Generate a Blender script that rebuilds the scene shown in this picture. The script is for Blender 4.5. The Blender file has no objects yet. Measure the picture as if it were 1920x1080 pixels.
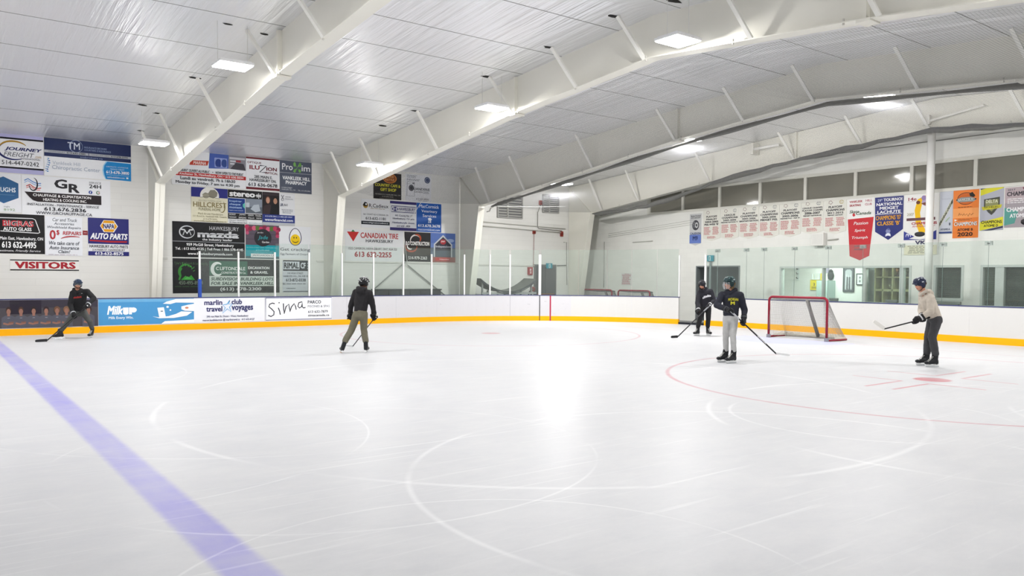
import bpy, bmesh, math, random
from mathutils import Vector, Matrix, Quaternion
from mathutils.bvhtree import BVHTree
random.seed(7)
PI = math.pi
sc = bpy.context.scene
COL = sc.collection

# ------------------------------------------------------------------ camera, world, exposure
YAW, PITCH, ROLL, F_PX = 0.92740338, -0.03728932, 0.00654099, 1483.979
cam = bpy.data.objects.new('camera', bpy.data.cameras.new('camera'))
COL.objects.link(cam)
fw = Vector((math.cos(PITCH)*math.cos(YAW), math.cos(PITCH)*math.sin(YAW), math.sin(PITCH)))
rt = Vector((math.sin(YAW), -math.cos(YAW), 0))
up = rt.cross(fw)
r2 = rt*math.cos(ROLL) + up*math.sin(ROLL)
u2 = up*math.cos(ROLL) - rt*math.sin(ROLL)
m = Matrix((r2, u2, -fw)).transposed().to_4x4()
m.translation = Vector((-20.3298, -13.3589, 1.7544))
cam.matrix_world = m
cam.data.sensor_width = 36.0
cam.data.lens = F_PX/1920*36.0
cam.data.shift_y = 34.7677/1920
cam.data.clip_start = 0.05
cam.data.clip_end = 200
sc.camera = cam
sc.view_settings.view_transform = 'Standard'
sc.view_settings.look = 'None'
sc.view_settings.gamma = 1.0
sc.view_settings.use_curve_mapping = False
sc.view_settings.exposure = -0.20
wd = bpy.data.worlds.new('world'); sc.world = wd; wd.use_nodes = True
wd.node_tree.nodes['Background'].inputs[0].default_value = (0.8, 0.85, 0.9, 1)
wd.node_tree.nodes['Background'].inputs[1].default_value = 0.15
LAMP_W, GLOW_W = 118.0, 110.0     # watts of each high bay lamp: straight down, and all round through its lens

# ------------------------------------------------------------------ place sizes (metres)
SY = 15.0               # inner face of the long far wall
XW = 5.3                # inner face of the end wall
NY = -18.6              # near long wall
LX = -44.0              # other end wall
RIDGE_Y, EAVE_Z, SLOPE = -1.8, 5.98, 0.0735
BY, BX, BR = 13.04, 3.12, 8.2     # dasher board faces and corner radius
BH = 1.03                          # board height
RAFTERS = (-20.32, -14.18, -8.02, -1.88, 4.22)
def ceil_z(y): return EAVE_Z + SLOPE*((SY - y) if y > RIDGE_Y else (SY - RIDGE_Y - (RIDGE_Y - y)))

# ------------------------------------------------------------------ materials
def lin(h):
    h = h.lstrip('#'); c = [int(h[i:i+2], 16)/255 for i in (0, 2, 4)]
    return tuple(x/12.92 if x <= .04045 else ((x+.055)/1.055)**2.4 for x in c) + (1,)
def nodes(name):
    mt = bpy.data.materials.new(name); mt.use_nodes = True
    nt = mt.node_tree; b = nt.nodes['Principled BSDF']
    return mt, nt, b
def N(nt, t, **kw):
    n = nt.nodes.new(t)
    for k, v in kw.items():
        if k.startswith('i_'):
            key = k[2:]; key = int(key) if key.isdigit() else key.replace('_', ' ')
            n.inputs[key].default_value = v
        else: setattr(n, k, v)
    return n
def L(nt, a, b): nt.links.new(a, b)
_mc = {}
def M(hexc, rough=0.55, metal=0.0, var=0.04, scale=6.0):
    """a plain paint, plastic or print colour with a little procedural unevenness"""
    k = (hexc, rough, metal, var, scale)
    if k in _mc: return _mc[k]
    mt, nt, b = nodes('paint_' + hexc.lstrip('#'))
    c = lin(hexc)
    tc = N(nt, 'ShaderNodeTexCoord'); nz = N(nt, 'ShaderNodeTexNoise', i_Scale=scale, i_Detail=3.0)
    L(nt, tc.outputs['Object'], nz.inputs['Vector'])
    mx = N(nt, 'ShaderNodeMix', data_type='RGBA')
    mx.inputs[6].default_value = tuple(x*(1-var) for x in c[:3]) + (1,)
    mx.inputs[7].default_value = tuple(min(1, x*(1+var)) for x in c[:3]) + (1,)
    L(nt, nz.outputs[0], mx.inputs[0]); L(nt, mx.outputs[2], b.inputs['Base Color'])
    b.inputs['Roughness'].default_value = rough; b.inputs['Metallic'].default_value = metal; b.inputs['Specular IOR Level'].default_value = .5 if metal else .22
    _mc[k] = mt
    return mt
def emit(hexc, s):
    k = ('e', hexc, s)
    if k in _mc: return _mc[k]
    mt, nt, b = nodes('light_' + hexc.lstrip('#'))
    b.inputs['Base Color'].default_value = lin(hexc)
    b.inputs['Emission Color'].default_value = lin(hexc); b.inputs['Emission Strength'].default_value = s
    _mc[k] = mt
    return mt
def fabric(hexc, var=0.18, rough=0.9):
    k = ('f', hexc)
    if k in _mc: return _mc[k]
    mt, nt, b = nodes('fabric_' + hexc.lstrip('#'))
    c = lin(hexc)
    tc = N(nt, 'ShaderNodeTexCoord'); nz = N(nt, 'ShaderNodeTexNoise', i_Scale=14.0, i_Detail=4.0)
    L(nt, tc.outputs['Object'], nz.inputs['Vector'])
    mx = N(nt, 'ShaderNodeMix', data_type='RGBA')
    mx.inputs[6].default_value = tuple(x*(1-var) for x in c[:3]) + (1,)
    mx.inputs[7].default_value = tuple(min(1, x*(1+var)) for x in c[:3]) + (1,)
    L(nt, nz.outputs[0], mx.inputs[0]); L(nt, mx.outputs[2], b.inputs['Base Color'])
    b.inputs['Roughness'].default_value = rough
    bp = N(nt, 'ShaderNodeBump', i_Strength=0.25, i_Distance=0.02); L(nt, nz.outputs[0], bp.inputs['Height'])
    L(nt, bp.outputs[0], b.inputs['Normal'])
    _mc[k] = mt
    return mt
def mat_wall(name, hexc, row, width, depth=0.12):
    """painted wall boards: faint courses and uneven paint"""
    mt, nt, b = nodes(name)
    c = lin(hexc)
    tc = N(nt, 'ShaderNodeTexCoord'); sp = N(nt, 'ShaderNodeSeparateXYZ'); L(nt, tc.outputs['Object'], sp.inputs[0])
    ad = N(nt, 'ShaderNodeMath', operation='ADD'); L(nt, sp.outputs[0], ad.inputs[0]); L(nt, sp.outputs[1], ad.inputs[1])
    cb = N(nt, 'ShaderNodeCombineXYZ'); L(nt, ad.outputs[0], cb.inputs[0]); L(nt, sp.outputs[2], cb.inputs[1])
    br = N(nt, 'ShaderNodeTexBrick', i_Scale=1.0); br.inputs['Brick Width'].default_value = width
    br.inputs['Row Height'].default_value = row; br.inputs['Mortar Size'].default_value = 0.006
    br.inputs['Mortar Smooth'].default_value = 0.4
    br.inputs['Color1'].default_value = c; br.inputs['Color2'].default_value = tuple(x*.97 for x in c[:3]) + (1,)
    br.inputs['Mortar'].default_value = tuple(x*(1-depth) for x in c[:3]) + (1,)
    L(nt, cb.outputs[0], br.inputs['Vector'])
    nz = N(nt, 'ShaderNodeTexNoise', i_Scale=0.7, i_Detail=5.0); L(nt, tc.outputs['Object'], nz.inputs['Vector'])
    rp = N(nt, 'ShaderNodeMapRange'); rp.inputs[3].default_value = .93; rp.inputs[4].default_value = 1.05
    L(nt, nz.outputs[0], rp.inputs[0])
    ml = N(nt, 'ShaderNodeMix', data_type='RGBA', blend_type='MULTIPLY'); ml.inputs[0].default_value = 1
    L(nt, br.outputs[0], ml.inputs[6]); L(nt, rp.outputs[0], ml.inputs[7]); L(nt, ml.outputs[2], b.inputs['Base Color'])
    b.inputs['Roughness'].default_value = .6
    return mt
def mat_ceiling():
    """silvery low-emissivity foil: reflective, wrinkled along the rafters, dark seams along the building"""
    mt, nt, b = nodes('ceiling_foil')
    tc = N(nt, 'ShaderNodeTexCoord'); sp = N(nt, 'ShaderNodeSeparateXYZ'); L(nt, tc.outputs['Object'], sp.inputs[0])
    mp = N(nt, 'ShaderNodeMapping'); mp.inputs['Scale'].default_value = (4.2, .22, .3); mp.inputs['Rotation'].default_value = (0, 0, .10)
    L(nt, tc.outputs['Object'], mp.inputs[0])
    nz = N(nt, 'ShaderNodeTexNoise', i_Scale=1.6, i_Detail=4.0, i_Roughness=.55); L(nt, mp.outputs[0], nz.inputs['Vector'])
    n2 = N(nt, 'ShaderNodeTexNoise', i_Scale=.35, i_Detail=2.0); L(nt, tc.outputs['Object'], n2.inputs['Vector'])
    am = N(nt, 'ShaderNodeMath', operation='MULTIPLY'); L(nt, nz.outputs[0], am.inputs[0]); L(nt, n2.outputs[0], am.inputs[1])
    bp = N(nt, 'ShaderNodeBump', i_Strength=.8, i_Distance=.12); L(nt, am.outputs[0], bp.inputs['Height'])
    L(nt, bp.outputs[0], b.inputs['Normal'])
    seams = (13.4, 12.05, 9.85, 8.4, 6.57, 4.68, 2.69, 1.17, -.75, -2.49, -4.5, -6.12, -8.0, -9.8, -11.6, -13.4, -15.2, -17)
    last = None
    for y in seams:
        cm = N(nt, 'ShaderNodeMath', operation='COMPARE', i_1=y, i_2=.013); L(nt, sp.outputs[1], cm.inputs[0])
        if last is None: last = cm.outputs[0]
        else:
            mxx = N(nt, 'ShaderNodeMath', operation='MAXIMUM'); L(nt, last, mxx.inputs[0]); L(nt, cm.outputs[0], mxx.inputs[1]); last = mxx.outputs[0]
    mx = N(nt, 'ShaderNodeMix', data_type='RGBA'); mx.inputs[6].default_value = lin('#EDEEF2'); mx.inputs[7].default_value = lin('#6A6A6C')
    L(nt, last, mx.inputs[0]); L(nt, mx.outputs[2], b.inputs['Base Color'])
    b.inputs['Metallic'].default_value = .62; b.inputs['Roughness'].default_value = .30
    return mt
def mat_ice():
    """white painted ice: blue line, face-off circles and spots, goal crease and goal line under scuffed ice, skate arcs on it"""
    mt, nt, b = nodes('ice')
    tc = N(nt, 'ShaderNodeTexCoord'); co = tc.outputs['Object']
    sp = N(nt, 'ShaderNodeSeparateXYZ'); L(nt, co, sp.inputs[0])
    def mth(op, a, bb=None, c=None, clamp=False):
        n = N(nt, 'ShaderNodeMath', operation=op, use_clamp=clamp)
        for i, x in enumerate((a, bb, c)):
            if x is None: continue
            if isinstance(x, (int, float)): n.inputs[i].default_value = x
            else: L(nt, x, n.inputs[i])
        return n.outputs[0]
    def noise(scale, det=4.0, sc3=(1, 1, 1), rot=0.0, rough=.5):
        mp = N(nt, 'ShaderNodeMapping'); mp.inputs['Scale'].default_value = sc3; mp.inputs['Rotation'].default_value = (0, 0, rot); L(nt, co, mp.inputs[0])
        n = N(nt, 'ShaderNodeTexNoise', i_Scale=scale, i_Detail=det, i_Roughness=rough); L(nt, mp.outputs[0], n.inputs['Vector'])
        return n.outputs[0]
    X, Y = sp.outputs[0], sp.outputs[1]
    n1 = noise(1.0, 6, (1, .32, 1), .9, .65); n2 = noise(2.2, 5, (.25, 1, 1), .35, .6); n3 = noise(14, 3)
    def soft(d, half, edge):      # 1 inside |d|<half, fading over edge
        a = mth('ABSOLUTE', d); mr = N(nt, 'ShaderNodeMapRange', interpolation_type='SMOOTHSTEP')
        L(nt, a, mr.inputs[0]); mr.inputs[1].default_value = half - edge; mr.inputs[2].default_value = half + edge
        mr.inputs[3].default_value = 1; mr.inputs[4].default_value = 0
        return mr.outputs[0]
    def radius(cx, cy):
        dx = mth('SUBTRACT', X, cx); dy = mth('SUBTRACT', Y, cy)
        return mth('SQRT', mth('ADD', mth('MULTIPLY', dx, dx), mth('MULTIPLY', dy, dy)))
    def ramp(v, a, c, lo=0., hi=1.):
        mr = N(nt, 'ShaderNodeMapRange'); L(nt, v, mr.inputs[0])
        for i, x in ((1, a), (2, c), (3, lo), (4, hi)): mr.inputs[i].default_value = x
        return mr.outputs[0]
    wear = mth('MULTIPLY', ramp(n1, .3, .7, .45, 1.), ramp(n2, .3, .65, .7, 1.))
    base = N(nt, 'ShaderNodeMix', data_type='RGBA')
    base.inputs[6].default_value = lin('#C6C7CA'); base.inputs[7].default_value = lin('#D5D5D6')
    n4 = noise(2.6, 10, (.5, 1, 1), .9, .75); L(nt, ramp(n4, .28, .74), base.inputs[0])
    col = base.outputs[2]
    def over(colr, fac):
        nonlocal col
        mx = N(nt, 'ShaderNodeMix', data_type='RGBA'); L(nt, col, mx.inputs[6]); mx.inputs[7].default_value = lin(colr); L(nt, fac, mx.inputs[0])
        col = mx.outputs[2]
    xb = mth('ADD', mth('SUBTRACT', X, -18.80), mth('MULTIPLY', mth('SUBTRACT', n3, .5), .03))
    over('#8F8AD4', mth('MULTIPLY', soft(xb, .145, .04), mth('MULTIPLY', wear, .92)))
    for s in (-1, 1):
        r = radius(-6.1, 6.71*s)
        over('#C0707E', mth('MULTIPLY', soft(mth('SUBTRACT', r, 4.57), .035, .025), mth('MULTIPLY', wear, .78 if s < 0 else .55)))
        over('#C25560', mth('MULTIPLY', soft(r, .3, .04), mth('MULTIPLY', wear, .85 if s < 0 else .65)))
        if s < 0:
            dx = mth('SUBTRACT', X, -6.1); dy = mth('SUBTRACT', Y, -6.71)
            ax, ay = mth('ABSOLUTE', dx), mth('ABSOLUTE', dy)
            h1 = mth('MULTIPLY', soft(mth('SUBTRACT', ay, .23), .03, .02), soft(mth('SUBTRACT', ax, 1.2), .6, .02))
            h2 = mth('MULTIPLY', soft(mth('SUBTRACT', ax, .61), .03, .02), soft(mth('SUBTRACT', ay, .68), .45, .02))
            over('#C86A74', mth('MULTIPLY', mth('MAXIMUM', h1, h2), mth('MULTIPLY', wear, .9)))
    over('#C06070', mth('MULTIPLY', soft(X, .025, .02), .35))
    cr = mth('MULTIPLY', soft(radius(0, 0), 1.83, .05), soft(mth('ADD', X, 1.0), 1.0, .03))
    over('#BFC3EA', mth('MULTIPLY', cr, .75))
    for cx, cy, R, w, f in ((-14.2, -9.0, 3.2, .022, .8), (-9.5, -9.2, 3.6, .03, .75), (-13.0, -4.2, 5.2, .03, .8), (-17.0, -6.0, 2.6, .012, .8),
                            (-17.8, -9.9, 1.9, .01, .8), (-10.6, -8.0, 1.7, .02, .7), (-16.0, -2.0, 4.2, .014, .7), (-19.0, -4.0, 3.0, .012, .7), (-7.0, -11.5, 3.0, .03, .7), (-18.9, 2.2, 2.5, .012, .6)):
        r = radius(cx, cy)
        over('#FFFFFF', mth('MULTIPLY', soft(mth('SUBTRACT', r, R), w, w), mth('MULTIPLY', ramp(noise(.45, 2), .42, .55), f*.32)))
    sn = noise(9.0, 3, (.05, 1.8, 1), .5); s2 = noise(9.0, 3, (.06, 1.7, 1), -.75)
    over('#FFFFFF', mth('MULTIPLY', mth('MAXIMUM', ramp(sn, .62, .76), ramp(s2, .63, .77)), .22))
    L(nt, col, b.inputs['Base Color'])
    rg = ramp(n4, .35, .65, .33, .45); L(nt, rg, b.inputs['Roughness'])
    b.inputs['IOR'].default_value = 1.31; b.inputs['Specular IOR Level'].default_value = .12
    bp = N(nt, 'ShaderNodeBump', i_Strength=.07, i_Distance=.03); L(nt, mth('ADD', n2, mth('MULTIPLY', n3, .15)), bp.inputs['Height']); L(nt, bp.outputs[0], b.inputs['Normal'])
    return mt
def mat_glass(name, tint, haze, spec=.12):
    """clear or dusty pane: lets light through with a tint, reflects a little, dust scatters a little"""
    mt = bpy.data.materials.new(name); mt.use_nodes = True; nt = mt.node_tree; nt.nodes.clear()
    out = N(nt, 'ShaderNodeOutputMaterial'); tr = N(nt, 'ShaderNodeBsdfTransparent'); tr.inputs[0].default_value = lin(tint)
    df = N(nt, 'ShaderNodeBsdfDiffuse'); df.inputs[0].default_value = lin('#CFD6D2')
    gl = N(nt, 'ShaderNodeBsdfGlossy'); gl.inputs['Roughness'].default_value = .03
    nz = N(nt, 'ShaderNodeTexNoise', i_Scale=2.0, i_Detail=3.0); tc = N(nt, 'ShaderNodeTexCoord'); L(nt, tc.outputs['Object'], nz.inputs['Vector'])
    mr = N(nt, 'ShaderNodeMapRange'); L(nt, nz.outputs[0], mr.inputs[0]); mr.inputs[3].default_value = haze*.6; mr.inputs[4].default_value = haze*1.4
    m1 = N(nt, 'ShaderNodeMixShader'); L(nt, mr.outputs[0], m1.inputs[0]); L(nt, tr.outputs[0], m1.inputs[1]); L(nt, df.outputs[0], m1.inputs[2])
    fr = N(nt, 'ShaderNodeFresnel', i_IOR=1.45); mm = N(nt, 'ShaderNodeMath', operation='MULTIPLY', i_1=spec/.12*.45, use_clamp=True); L(nt, fr.outputs[0], mm.inputs[0])
    m2 = N(nt, 'ShaderNodeMixShader'); L(nt, mm.outputs[0], m2.inputs[0]); L(nt, m1.outputs[0], m2.inputs[1]); L(nt, gl.outputs[0], m2.inputs[2])
    L(nt, m2.outputs[0], out.inputs[0])
    return mt
MAT_ICE = mat_ice(); MAT_CEIL = mat_ceiling()
MAT_SIDE = mat_wall('side_wall_boards', '#EAE9E5', .2, 2.44, .10)
MAT_END = mat_wall('end_wall_blocks', '#EFEFEA', .2, .4, .06)
MAT_STEEL = M('#E9E7DD', .45, 0, .03, 1.2)
MAT_POST = M('#EDEDEC', .35, 0, .02)
MAT_GLASS = mat_glass('rink_glass', '#F6FAF8', .045)
MAT_PANE = mat_glass('window_glass', '#EEF4F0', .02, .12)
MAT_BLACK = M('#141416', .6)
MAT_DARK = M('#3C3E40', .6)

# ------------------------------------------------------------------ mesh helpers
class MB:
    """collects shapes, then links them as one mesh object"""
    def __init__(s): s.v = []; s.f = []; s.mi = []; s.mats = []
    def mat(s, m):
        if m is None: return 0
        if m not in s.mats: s.mats.append(m)
        return s.mats.index(m)
    def add(s, vs, fs, m=None):
        o = len(s.v); s.v.extend(tuple(v) for v in vs); k = s.mat(m)
        for f in fs: s.f.append(tuple(i+o for i in f)); s.mi.append(k)
    def box(s, x0, x1, y0, y1, z0, z1, m=None):
        x0, x1 = sorted((x0, x1)); y0, y1 = sorted((y0, y1)); z0, z1 = sorted((z0, z1))
        s.add([(x0, y0, z0), (x1, y0, z0), (x1, y1, z0), (x0, y1, z0), (x0, y0, z1), (x1, y0, z1), (x1, y1, z1), (x0, y1, z1)],
              [(0, 3, 2, 1), (4, 5, 6, 7), (0, 1, 5, 4), (1, 2, 6, 5), (2, 3, 7, 6), (3, 0, 4, 7)], m)
    def prism(s, pts, d, m=None):
        """closed planar outline pushed along vector d"""
        n = len(pts); a = [Vector(p) for p in pts]; d = Vector(d)
        s.add(a + [p + d for p in a], [tuple(range(n-1, -1, -1)), tuple(range(n, 2*n))] + [(i, (i+1) % n, n+(i+1) % n, n+i) for i in range(n)], m)
    def tube(s, pts, r, n=8, m=None, caps=True, closed=False):
        pts = [Vector(p) for p in pts]; k = len(pts)
        rs = r if isinstance(r, (list, tuple)) else [r]*k
        vs, fs = [], []
        ref = None
        for i, p in enumerate(pts):
            a = pts[(i-1) % k] if (closed or i > 0) else p; c = pts[(i+1) % k] if (closed or i < k-1) else p
            t = (c - a).normalized()
            if ref is None: ref = t.orthogonal().normalized()
            ref = (ref - t*ref.dot(t))
            ref = ref.normalized() if ref.length > 1e-6 else t.orthogonal().normalized()
            bn = t.cross(ref)
            for j in range(n):
                an = 2*PI*j/n; vs.append(p + (ref*math.cos(an) + bn*math.sin(an))*rs[i])
        for i in range(k if closed else k-1):
            for j in range(n):
                i2 = (i+1) % k; fs.append((i*n+j, i*n+(j+1) % n, i2*n+(j+1) % n, i2*n+j))
        if caps and not closed: fs += [tuple(range(n-1, -1, -1)), tuple((k-1)*n+j for j in range(n))]
        s.add(vs, fs, m)
    def bar(s, a, b, w, h, upv=(0, 0, 1), m=None):
        """straight rectangular bar between two points"""
        a, b = Vector(a), Vector(b); t = (b-a).normalized(); u = Vector(upv); sd = t.cross(u)
        if sd.length < 1e-5: sd = t.orthogonal()
        sd.normalize(); u = sd.cross(t).normalized()
        q = [sd*(w/2*i) + u*(h/2*j) for i, j in ((-1, -1), (1, -1), (1, 1), (-1, 1))]
        s.add([a+x for x in q] + [b+x for x in q], [(3, 2, 1, 0), (4, 5, 6, 7), (0, 1, 5, 4), (1, 2, 6, 5), (2, 3, 7, 6), (3, 0, 4, 7)], m)
    def ball(s, c, r, rot=None, m=None, seg=12, ring=8):
        c = Vector(c); r = Vector((r, r, r)) if isinstance(r, (int, float)) else Vector(r)
        vs = [Vector((0, 0, 1))]; fs = []
        for i in range(1, ring):
            a = PI*i/ring
            for j in range(seg): vs.append(Vector((math.sin(a)*math.cos(2*PI*j/seg), math.sin(a)*math.sin(2*PI*j/seg), math.cos(a))))
        vs.append(Vector((0, 0, -1))); e = len(vs)-1
        for j in range(seg):
            fs.append((0, 1+j, 1+(j+1) % seg)); b0 = 1+(ring-2)*seg; fs.append((e, b0+(j+1) % seg, b0+j))
        for i in range(ring-2):
            for j in range(seg):
                q = 1+i*seg; fs.append((q+j, q+seg+j, q+seg+(j+1) % seg, q+(j+1) % seg))
        out = []
        for v in vs:
            w = Vector((v.x*r.x, v.y*r.y, v.z*r.z)); out.append(c + (rot @ w if rot is not None else w))
        s.add(out, fs, m)
    def limb(s, a, b, ra, rb, n=12, m=None):
        """tapered limb with round ends"""
        s.tube([a, b], [ra, rb], n, m); s.ball(a, ra, m=m); s.ball(b, rb, m=m)
    def build(s, name, m=None, parent=None, smooth=False, bevel=0):
        me = bpy.data.meshes.new(name); me.from_pydata(s.v, [], s.f)
        mats = s.mats if s.mats else [m]
        for x in mats: me.materials.append(x)
        if s.mats: me.polygons.foreach_set('material_index', s.mi)
        if smooth: me.polygons.foreach_set('use_smooth', [True]*len(me.polygons))
        me.update()
        o = bpy.data.objects.new(name, me); COL.objects.link(o)
        if parent is not None: o.parent = parent
        if bevel:
            bv = o.modifiers.new('bevel', 'BEVEL'); bv.width = bevel; bv.segments = 2; bv.limit_method = 'ANGLE'
        return o
def tag(o, label=None, cat=None, group=None, kind=None):
    if label: o['label'] = label
    if cat: o['category'] = cat
    if group: o['group'] = group
    if kind: o['kind'] = kind
    return o
def thing(name, label, cat, loc=(0, 0, 0), rz=0.0, group=None):
    o = bpy.data.objects.new(name, None); COL.objects.link(o); o.location = loc; o.rotation_euler = (0, 0, rz)
    o.empty_display_size = .2
    return tag(o, label, cat, group)
def dup(root, loc=None, rz=None, label=None):
    """a copy of a thing with copies of its parts and sub-parts"""
    r = root.copy(); COL.objects.link(r)
    if loc is not None: r.location = loc
    if rz is not None: r.rotation_euler = (0, 0, rz)
    if label: r['label'] = label
    for ch in list(root.children):
        c = ch.copy(); COL.objects.link(c); c.parent = r
        for g in ch.children:
            d = g.copy(); COL.objects.link(d); d.parent = c
    return r
def bx(name, x0, x1, y0, y1, z0, z1, m, parent=None, bevel=0):
    b = MB(); b.box(x0, x1, y0, y1, z0, z1); return b.build(name, m, parent, bevel=bevel)
ORD = ['first', 'second', 'third', 'fourth', 'fifth', 'sixth', 'seventh', 'eighth', 'ninth', 'tenth', 'eleventh', 'twelfth', 'thirteenth', 'fourteenth']

# ------------------------------------------------------------------ writing and flat artwork
_tc = {}
def text_mesh(txt, bold=0.0, shear=0.0):
    """flat writing scaled to a unit box: (x, y, layer) points and faces; bold strokes are thickened by shifted layers"""
    k = (txt, bold, shear)
    if k in _tc: return _tc[k]
    cu = bpy.data.curves.new('writing', 'FONT'); cu.body = txt; cu.shear = shear; cu.resolution_u = 2
    ob = bpy.data.objects.new('writing', cu); me = bpy.data.meshes.new_from_object(ob)
    v0 = [(v.co.x, v.co.y) for v in me.vertices]; f0 = [tuple(p.vertices) for p in me.polygons]
    bpy.data.objects.remove(ob); bpy.data.curves.remove(cu); bpy.data.meshes.remove(me)
    b = bold*.85; sh = [(0, 0)] if bold <= 0 else [(-b, -b*.6), (b, -b*.6), (-b, b*.6), (b, b*.6)] if bold < .035 else [(-b, -b*.6), (b, -b*.6), (-b, b*.6), (b, b*.6), (0, 0), (0, b*.8), (0, -b*.8)]
    vs, fs = [], []
    for q, (dx, dy) in enumerate(sh):
        n = len(vs); vs += [(x+dx, y+dy, q) for x, y in v0]; fs += [tuple(t+n for t in f) for f in f0]
    x0, x1 = min(v[0] for v in vs), max(v[0] for v in vs); y0, y1 = min(v[1] for v in vs), max(v[1] for v in vs)
    _tc[k] = ([((x-x0)/(x1-x0), (y-y0)/(y1-y0), q) for x, y, q in vs], fs)
    return _tc[k]
def art(elems, P, aspect):
    """lays out a sign's print: elems in sign coordinates u right, v down (0..1); P(u, v, lift) gives the point in the place.
    returns (artwork MB, lettering MB)"""
    A, T = MB(), MB(); lift = .004
    for e in elems:
        k = e[0]; lift += .00035
        if k == 'r':
            _, a, b, c, d, col = e; A.add([P(a, b, lift), P(c, b, lift), P(c, d, lift), P(a, d, lift)], [(0, 3, 2, 1)], M(col))
        elif k == 'p':
            pts = [P(x, y, lift) for x, y in e[1]]; A.add(pts, [tuple(range(len(pts)))], M(e[2]))
        elif k == 'e':
            _, u, v, ru, rv, col = e; pts = [P(u+ru*math.cos(a), v+rv*math.sin(a), lift) for a in [2*PI*i/28 for i in range(28)]]
            A.add(pts, [tuple(range(28))], M(col))
        elif k in 'sa':
            if k == 'a':
                _, u, v, ru, rv, a0, a1, w, col = e
                pl = [(u+ru*math.cos(math.radians(a0+(a1-a0)*i/20)), v+rv*math.sin(math.radians(a0+(a1-a0)*i/20))) for i in range(21)]
            else: _, pl, w, col = e
            vs, fs = [], []
            n = len(pl)
            for i, (x, y) in enumerate(pl):
                ax, ay = pl[max(0, i-1)]; bx_, by_ = pl[min(n-1, i+1)]
                tx, ty = (bx_-ax)*aspect, by_-ay; q = math.hypot(tx, ty) or 1
                nx, ny = -ty/q*w/2/aspect, tx/q*w/2
                ww = 1 if k == 's' else (.35 + .65*math.sin(PI*min(1, max(0, i/(n-1)))))
                vs += [P(x+nx*ww, y+ny*ww, lift), P(x-nx*ww, y-ny*ww, lift)]
            for i in range(n-1): fs.append((2*i, 2*i+1, 2*i+3, 2*i+2))
            A.add(vs, fs, M(col))
        elif k == 't':
            _, txt, a, b, c, d, col = e[:7]; bold = e[7] if len(e) > 7 else 0; sh = e[8] if len(e) > 8 else 0
            vs, fs = text_mesh(txt, bold, sh)
            T.add([P(a+(c-a)*x, d-(d-b)*y, lift+q*.00025) for x, y, q in vs], fs, M(col)); lift += .0012
        elif k == 'rows':      # lines of print too small to read: short dashes
            _, a, b, c, d, nr, col, seed = e; rr = random.Random(seed); hh = (d-b)/nr
            for i in range(nr):
                x = a + (0 if seed % 2 else (c-a)*.12*rr.random()); end = c - (c-a)*.25*rr.random()
                while x < end:
                    w = (c-a)*(.08+.16*rr.random()); x2 = min(end, x+w)
                    T.add([P(x, b+i*hh, lift), P(x2, b+i*hh, lift), P(x2, b+i*hh+hh*.5, lift), P(x, b+i*hh+hh*.5, lift)], [(0, 3, 2, 1)], M(col)); x = x2 + (c-a)*.03
    return A, T
def sign(name, label, x0, x1, z0, z1, bg, elems, plane='side', cat='sign', thick=.012, outline=None, base=None, group=None):
    """a flat panel on a wall with its print: panel mesh with the children artwork and lettering"""
    if plane == 'side': f = lambda u, v, o: (x0+u*(x1-x0), (base if base is not None else SY)-thick-o, z1-v*(z1-z0)); nd = Vector((0, 1, 0))
    elif plane == 'end': f = lambda u, v, o: ((base if base is not None else XW)-thick-o, x0+u*(x1-x0), z1-v*(z1-z0)); nd = Vector((1, 0, 0))
    b = MB(); ol = outline or [(0, 0), (1, 0), (1, 1), (0, 1)]
    b.prism([f(u, v, 0) for u, v in ol], nd*(thick-.002))
    o = b.build(name, M(bg, .35, 0, .02))
    tag(o, label, cat, group)
    A, T = art(elems, lambda u, v, l: f(u, v, l-.004+.0006), abs(x1-x0)/abs(z1-z0))
    if A.v: A.build('logo_print', None, o)
    if T.v: T.build('lettering', None, o)
    return o

# ================================================================== THE SETTING
def struct(name, b, m): return tag(b.build(name, m), kind='structure')
# floor slab outside the boards, ice sheet with rounded corners
b = MB(); b.box(LX, 9.6, NY, SY+.2, -.3, -.02); struct('floor', b, M('#8E9090', .6, 0, .1, 1.5))
arc = [(BX-BR+(BR)*math.sin(a), BY-BR+(BR)*math.cos(a)) for a in [PI/2*i/32 for i in range(33)]]
arc2 = [(x, -y) for x, y in reversed(arc)]
outl = [(LX+.5, BY)] + arc + arc2 + [(LX+.5, -BY)]
bm = bmesh.new(); vs = [bm.verts.new((x, y, 0)) for x, y in outl]; f = bm.faces.new(vs)
if f.normal.z < 0: f.normal_flip()
ex = bmesh.ops.extrude_face_region(bm, geom=[f]); 
for g in ex['geom']:
    if isinstance(g, bmesh.types.BMVert): g.co.z = -.03
bm.normal_update(); bmesh.ops.recalc_face_normals(bm, faces=bm.faces)
me = bpy.data.meshes.new('ice_floor'); bm.to_mesh(me); bm.free(); me.materials.append(MAT_ICE)
o = bpy.data.objects.new('ice_floor', me); COL.objects.link(o); tag(o, kind='structure')
# ceiling: two foil slopes
b = MB()
for ya, yb in ((SY+.2, RIDGE_Y), (RIDGE_Y, NY-.2)):
    b.prism([(LX, ya, ceil_z(ya)), (LX, yb, ceil_z(yb)), (LX, yb, ceil_z(yb)+.1), (LX, ya, ceil_z(ya)+.1)], (XW+.2-LX, 0, 0))
struct('ceiling', b, MAT_CEIL)
b = MB(); b.box(LX, XW+.2, SY, SY+.15, -.02, EAVE_Z+.02); struct('wall_far', b, MAT_SIDE)
b = MB(); b.box(LX, XW+.2, NY-.15, NY, -.02, EAVE_Z+.3); struct('wall_near', b, MAT_SIDE)
b = MB(); b.box(LX-.15, LX, NY, SY, -.02, 7.3); struct('wall_left', b, MAT_SIDE)
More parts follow.
